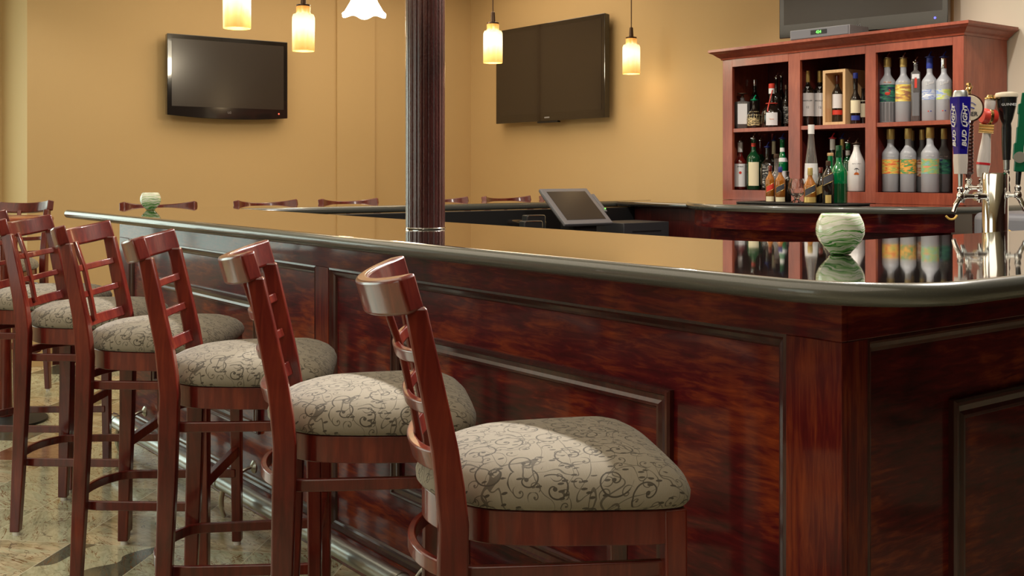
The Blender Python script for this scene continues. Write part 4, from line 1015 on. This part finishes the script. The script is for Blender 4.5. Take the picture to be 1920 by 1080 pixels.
M['cash'] = mat('dark_cash_box', (.035, .035, .04), .5); t.children[0].data.materials[0] = M['cash']
cc = thing('corner_cabinet', 'low dark cabinet in the corner between the far bar side and the bowed counter', 'cabinet')
obj('cabinet_body', bx(5.02, 5.29, 4.60, 5.325, .0, 1.035), M['molding'], cc, smooth=False)
b = BM(); slab(b, roundpoly([(4.95, 4.585, .05), (5.292, 4.585, 0), (5.292, 5.43, 0), (4.95, 5.43, .0)], 6), 1.036, 1.070); obj('stone_top', b, M['counter'], cc)

# ------------------------------------------------------------------ draft tower and taps
TWX, TWY = 3.751, 2.119
def rel(dr, dd): return Vector((TWX+dr*cy+dd*sy, TWY-dr*sy+dd*cy))
wk = thing('work_counter', 'low steel work counter behind the right leg of the bar', 'counter')
obj('worktop', bx(2.6, 4.5, 1.93, 2.55, .86, .88), M['steel'], wk, bevel=.003); obj('body', bx(2.62, 4.48, 1.93, 2.50, 0, .86), M['black_in'], wk, smooth=False)
tw = thing('draft_tower', 'polished cylindrical steel beer tower with five taps', 'beer tower', (TWX, TWY, .8805))
ZTW = 1.258-.8805
b = BM(); lathe(b, [(0, 0), (.062, 0), (.062, .008), (.0437, .014), (.0437, ZTW-.006), (.041, ZTW), (0, ZTW+.001)], 64); obj('column', b, M['chrome'], tw)
taps = [ # dr, dd, z of faucet body
 (-.140, -.04, 1.175), (-.058, .09, 1.205), (.008, .13, 1.205), (.094, .12, 1.235), (.058, -.05, 1.18)]
for dr, dd, z in taps:
    p = rel(dr, dd)-Vector((TWX, TWY)); zz = z-.8805; u = p.normalized()
    b = BM()
    tube(b, [(u.x*.035, u.y*.035, zz), (p.x*.62, p.y*.62, zz), (p.x*.62, p.y*.62, zz), (p.x*.98, p.y*.98, zz)], [.011, .011, .008, .008], 16)
    tube(b, [(p.x*.5, p.y*.5, zz), (p.x*.58, p.y*.58, zz)], .016, 16)
    tube(b, smooth_pts([(p.x*.86, p.y*.86, zz), (p.x*1.0, p.y*1.0, zz-.004), (p.x*1.06+u.x*.01, p.y*1.06+u.y*.01, zz-.03), (p.x*1.06+u.x*.02, p.y*1.06+u.y*.02, zz-.055)], 4), [.010]*5+[.009]*4+[.0075]*4, 14)
    lathe(b, [(0, zz-.012), (.012, zz-.010), (.014, zz), (.012, zz+.010), (.008, zz+.014), (.011, zz+.020), (.012, zz+.028), (.008, zz+.034), (.005, zz+.036), (0, zz+.036)], 18, (p.x, p.y))
    obj('faucet', b, M['chrome'], tw)
face = math.atan2(-TWY, -TWX)
def tap(name_lab, i, group='tap handles on the beer tower'):
    dr, dd, z = taps[i]; p = rel(dr, dd)
    return thing('tap_handle', name_lab, 'tap handle', (p.x, p.y, z+.0365), face, group), z+.0365
# blue
t, z0 = tap('blue tap handle with white lettering and silver top', 0)
p = rel(*taps[0][:2]); ZZ = lambda py: zat(py, p.x, p.y)-z0
b = BM(); lathe(b, [(0, -.0), (.0075, 0), (.0085, ZZ(325)), (0, ZZ(325))], 14); obj('ferrule', b, M['steel'], t)
b = BM()
def sqring(z, w):
    return [b.verts.new((w*q[0], w*q[1], z)) for q in ((-1, -.8), (-.8, -1), (.8, -1), (1, -.8), (1, .8), (.8, 1), (-.8, 1), (-1, .8))]
def sqloft(spec):
    R = [sqring(z, w) for z, w in spec]
    for A, B in zip(R, R[1:]):
        for k in range(8): b.faces.new((A[k], A[(k+1) % 8], B[(k+1) % 8], B[k]))
    b.faces.new(R[0][::-1]); b.faces.new(R[-1])
sqloft([(ZZ(326), .0165), (ZZ(300), .019), (ZZ(289), .0185)]); obj('collar', b, M['tapwhite'], t)
b = BM(); sqloft([(ZZ(289), .0180), (ZZ(250), .0225), (ZZ(200), .0265), (ZZ(182), .0272)]); ob = obj('grip', b, M['tapblue'], t); 
b = BM(); lathe(b, [(0, ZZ(182)), (.027, ZZ(182)), (.024, ZZ(173)), (.021, ZZ(170)), (0, ZZ(169))], 20); obj('top_cap', b, M['steel'], t)
for o in t.children: o.rotation_euler = (0, 0, .62)
def flat_text(parent, body, size, m, a, rad, zc, roll=PI/2, **k):
    """upright lettering on the face at angle a"""
    o = text('lettering', body, size, m, parent, (rad*math.cos(a), rad*math.sin(a), zc), **k)
    o.rotation_euler = (Matrix.Rotation(a+PI/2, 4, 'Z') @ Matrix.Rotation(PI/2, 4, 'X') @ Matrix.Rotation(roll, 4, 'Z')).to_euler(); return o
for a in (.62, .62-PI/2):
    flat_text(t, 'LIGHT', .024, M['white'], a, .0275, ZZ(218), shear=.2, bold=.0006, sx=1.2)
    flat_text(t, 'BUD', .024, M['white'], a, .0238, ZZ(260), shear=.2, bold=.0006, sx=1.2)
    b = BM(); pts = []
    for k in range(24):
        q = 2*PI*k/24; hh = .0165*math.cos(q); zz = ZZ(220)+.034*math.sin(q); rr = .0262+.0045*(zz-ZZ(260))/(ZZ(182)-ZZ(260))
        pts.append((rr*math.cos(a)-hh*math.sin(a), rr*math.sin(a)+hh*math.cos(a), zz))
    tube(b, pts, .0009, 6, True); obj('emblem_ring', b, M['white'], t)
# round sign
t, z0 = tap('brown turned tap handle with a round cream sign and gold figure', 1); p = rel(*taps[1][:2]); ZZ = lambda py: zat(py, p.x, p.y)-z0
b = BM(); prof = [(0, 0), (.008, 0), (.010, .01)]; zt = ZZ(228); k = 0
z = .012
while z < zt: prof += [(.015, z), (.0185, z+.006), (.015, z+.012)]; z += .013
prof += [(.012, zt+.004), (0, zt+.004)]
lathe(b, prof, 20); obj('grip', b, M['tapbrown'], t)
zc = ZZ(203); R = 27*dep(p.x, p.y)/F
def disc(name, rad, x0, x1, m, zz=None, par=None):
    b = BM(); lathe(b, [(0, 0), (rad*.97, 0), (rad, .002), (rad, x1-x0-.002), (rad*.97, x1-x0), (0, x1-x0)], 48)
    for v in b.verts: v.co = Vector((x0+v.co.z, v.co.x, (zc if zz is None else zz)+v.co.y))
    return obj(name, b, m, par or t)
disc('sign_rim', R, -.008, .010, M['tapbrown']); disc('sign_face', R*.9, .0101, .013, M['tapcream'])
o = text('lettering', 'LAGER', .021, M['ink'], t, (.0135, 0, zc-.022), (PI/2, 0, PI/2), bold=.0004)
b = BM(); tube(b, smooth_pts([(.0135, .025, zc+.01), (.0135, .01, zc+.02), (.0135, -.01, zc+.012), (.0135, -.03, zc+.02)], 5), .0014, 6); tube(b, smooth_pts([(.0135, .02, zc-.002), (.0135, 0, zc+.004), (.0135, -.02, zc-.002)], 5), .0024, 6); obj('emblem', b, M['blue'], t)
b = BM(); zt = zc+R; lathe(b, [(0, zt-.002), (.010, zt), (.008, zt+.008), (.011, zt+.014), (.009, zt+.022), (.005, zt+.026), (.009, zt+.032), (.008, zt+.039), (0, zt+.042)], 16)
tube(b, [(0, .009, zt+.018), (.004, .012, zt+.028)], .003, 6); obj('gold_finial', b, M['gold'], t)
# white with red drum
t, z0 = tap('white bowling pin tap handle with red and gold drum', 2); t.rotation_euler.x = -.10; p = rel(*taps[2][:2]); ZZ = lambda py: zat(py, p.x, p.y)-z0
b = BM(); H = ZZ(186); lathe(b, [(0, 0), (.016, 0), (.021, H*.08), (.024, H*.17), (.021, H*.32), (.015, H*.52), (.0135, H*.75), (.018, H*.88), (.0195, H*.95), (.018, H), (0, H)], 28); obj('grip', b, M['tapwhite'], t)
b = BM(); lathe(b, [(0, H), (.021, H), (.021, H+.004), (.016, H+.006), (.013, H+.015), (0, H+.018)], 24); obj('gold_dome', b, M['gold'], t)
zc = ZZ(218); b = BM(); lathe(b, [(0, -.026), (.024, -.026), (.0285, -.018), (.030, 0), (.0285, .018), (.024, .026), (0, .026)], 28)
for v in b.verts: v.co = Vector((v.co.x, v.co.z*1.0, zc+v.co.y))
for v in b.verts: q = Matrix.Rotation(.5, 3, 'Z') @ Vector((v.co.x, v.co.y, 0)); v.co.x, v.co.y = q.x, q.y
obj('red_drum', b, M['red'], t)
b = BM(); lathe(b, [(.0302, -.006), (.0310, -.005), (.0310, .005), (.0302, .006)], 28)
for v in b.verts: v.co = Vector((v.co.x, v.co.z, zc+v.co.y))
for v in b.verts: q = Matrix.Rotation(.5, 3, 'Z') @ Vector((v.co.x, v.co.y, 0)); v.co.x, v.co.y = q.x, q.y
obj('gold_band', b, M['gold'], t)
for k in range(3):
    b = BM(); tube(b, [(.012, -.028, zc-.034-.011*k), (.012, .022, zc-.034-.011*k)], .0062, 14); obj('gold_scroll', b, M['gold'], t)
b = BM(); lathe(b, [(.0242, H*.16), (.0246, H*.17), (.0242, H*.19)], 24); obj('painted_band', b, M['redpl'], t)
# black stout
t, z0 = tap('black flared tap handle with cream foam top', 3); p = rel(*taps[3][:2]); ZZ = lambda py: zat(py, p.x, p.y)-z0
H = ZZ(183); b = BM(); lathe(b, [(0, ZZ(300)), (.014, ZZ(300)), (.017, ZZ(270)), (.0175, ZZ(240)), (.0155, ZZ(232)), (.023, ZZ(222)), (.033, ZZ(200)), (.037, H), (0, H)], 28); obj('grip', b, M['tapblack'], t)
b = BM(); lathe(b, [(0, H), (.039, H+.001), (.040, H+.010), (.037, H+.017), (.02, H+.020), (0, H+.021)], 28); obj('foam_top', b, M['tapcream'], t)
b = BM(); lathe(b, [(0, 0), (.008, 0), (.011, ZZ(318)*.9), (.012, ZZ(300)), (0, ZZ(300))], 18); obj('ferrule', b, M['steel'], t)
text('lettering', 'GUINNESS', .013, M['paper'], t, (.35, ZZ(197)), 0, bend=.0355)
# green
t, z0 = tap('green stepped tap handle at the right picture edge', 4); t.rotation_euler.x = -.06; p = rel(*taps[4][:2]); ZZ = lambda py: zat(py, p.x, p.y)-z0
b = BM(); yy = [322, 300, 298, 270, 268, 240, 238, 215, 213, 196, 194, 174]; ofs = [0, 0, -.006, -.006, .000, .000, .003, .003, .000, .000, .008, .010]
R = []
for y_, o_ in zip(yy, ofs): R.append([b.verts.new((q[0]*.012, o_+q[1]*.017, ZZ(y_))) for q in ((-1, -1), (1, -1), (1, 1), (-1, 1))])
for A, B in zip(R, R[1:]):
    for k in range(4): b.faces.new((A[k], A[(k+1) % 4], B[(k+1) % 4], B[k]))
b.faces.new(R[0][::-1]); b.faces.new(R[-1]); obj('grip', b, M['tapgreen'], t, bevel=.003, smooth=False)
b = BM(); lathe(b, [(0, 0), (.008, 0), (.010, ZZ(322)), (0, ZZ(322))], 14); obj('ferrule', b, M['tapblack'], t)
zc = ZZ(295); disc('round_badge', .020, .012, .016, M['steel'])

# hoses, rounded steel unit on the right
t = thing('ice_bin', 'dark rounded steel bin behind the beer tower at the right edge', 'bin', (4.75, 2.36, 0))
b = BM(); slab(b, roundpoly([(-.25, -.30, .1), (.45, -.30, .1), (.45, .32, .1), (-.25, .32, .1)], 6), .0, 1.085, nose=False); obj('bin_body', b, M['grey'], t, bevel=.03, seg=4)
b = BM(); tube(b, smooth_pts([(4.40, 2.50, 1.06), (4.38, 2.42, 1.02), (4.42, 2.30, .95), (4.40, 2.2, .88)], 5), .006, 10)
tag(obj('yellow_hose', b, M['yellow']), 'yellow hose hanging down beside the beer tower', 'hose')
b = BM(); tube(b, smooth_pts([(4.650, 2.865, 1.060), (4.662, 2.855, 1.046), (4.682, 2.845, 1.046), (4.700, 2.840, 1.062)], 5), .005, 10)
tag(obj('yellow_hose', b, M['yellow']), 'short loop of yellow hose under the back counter edge', 'hose')
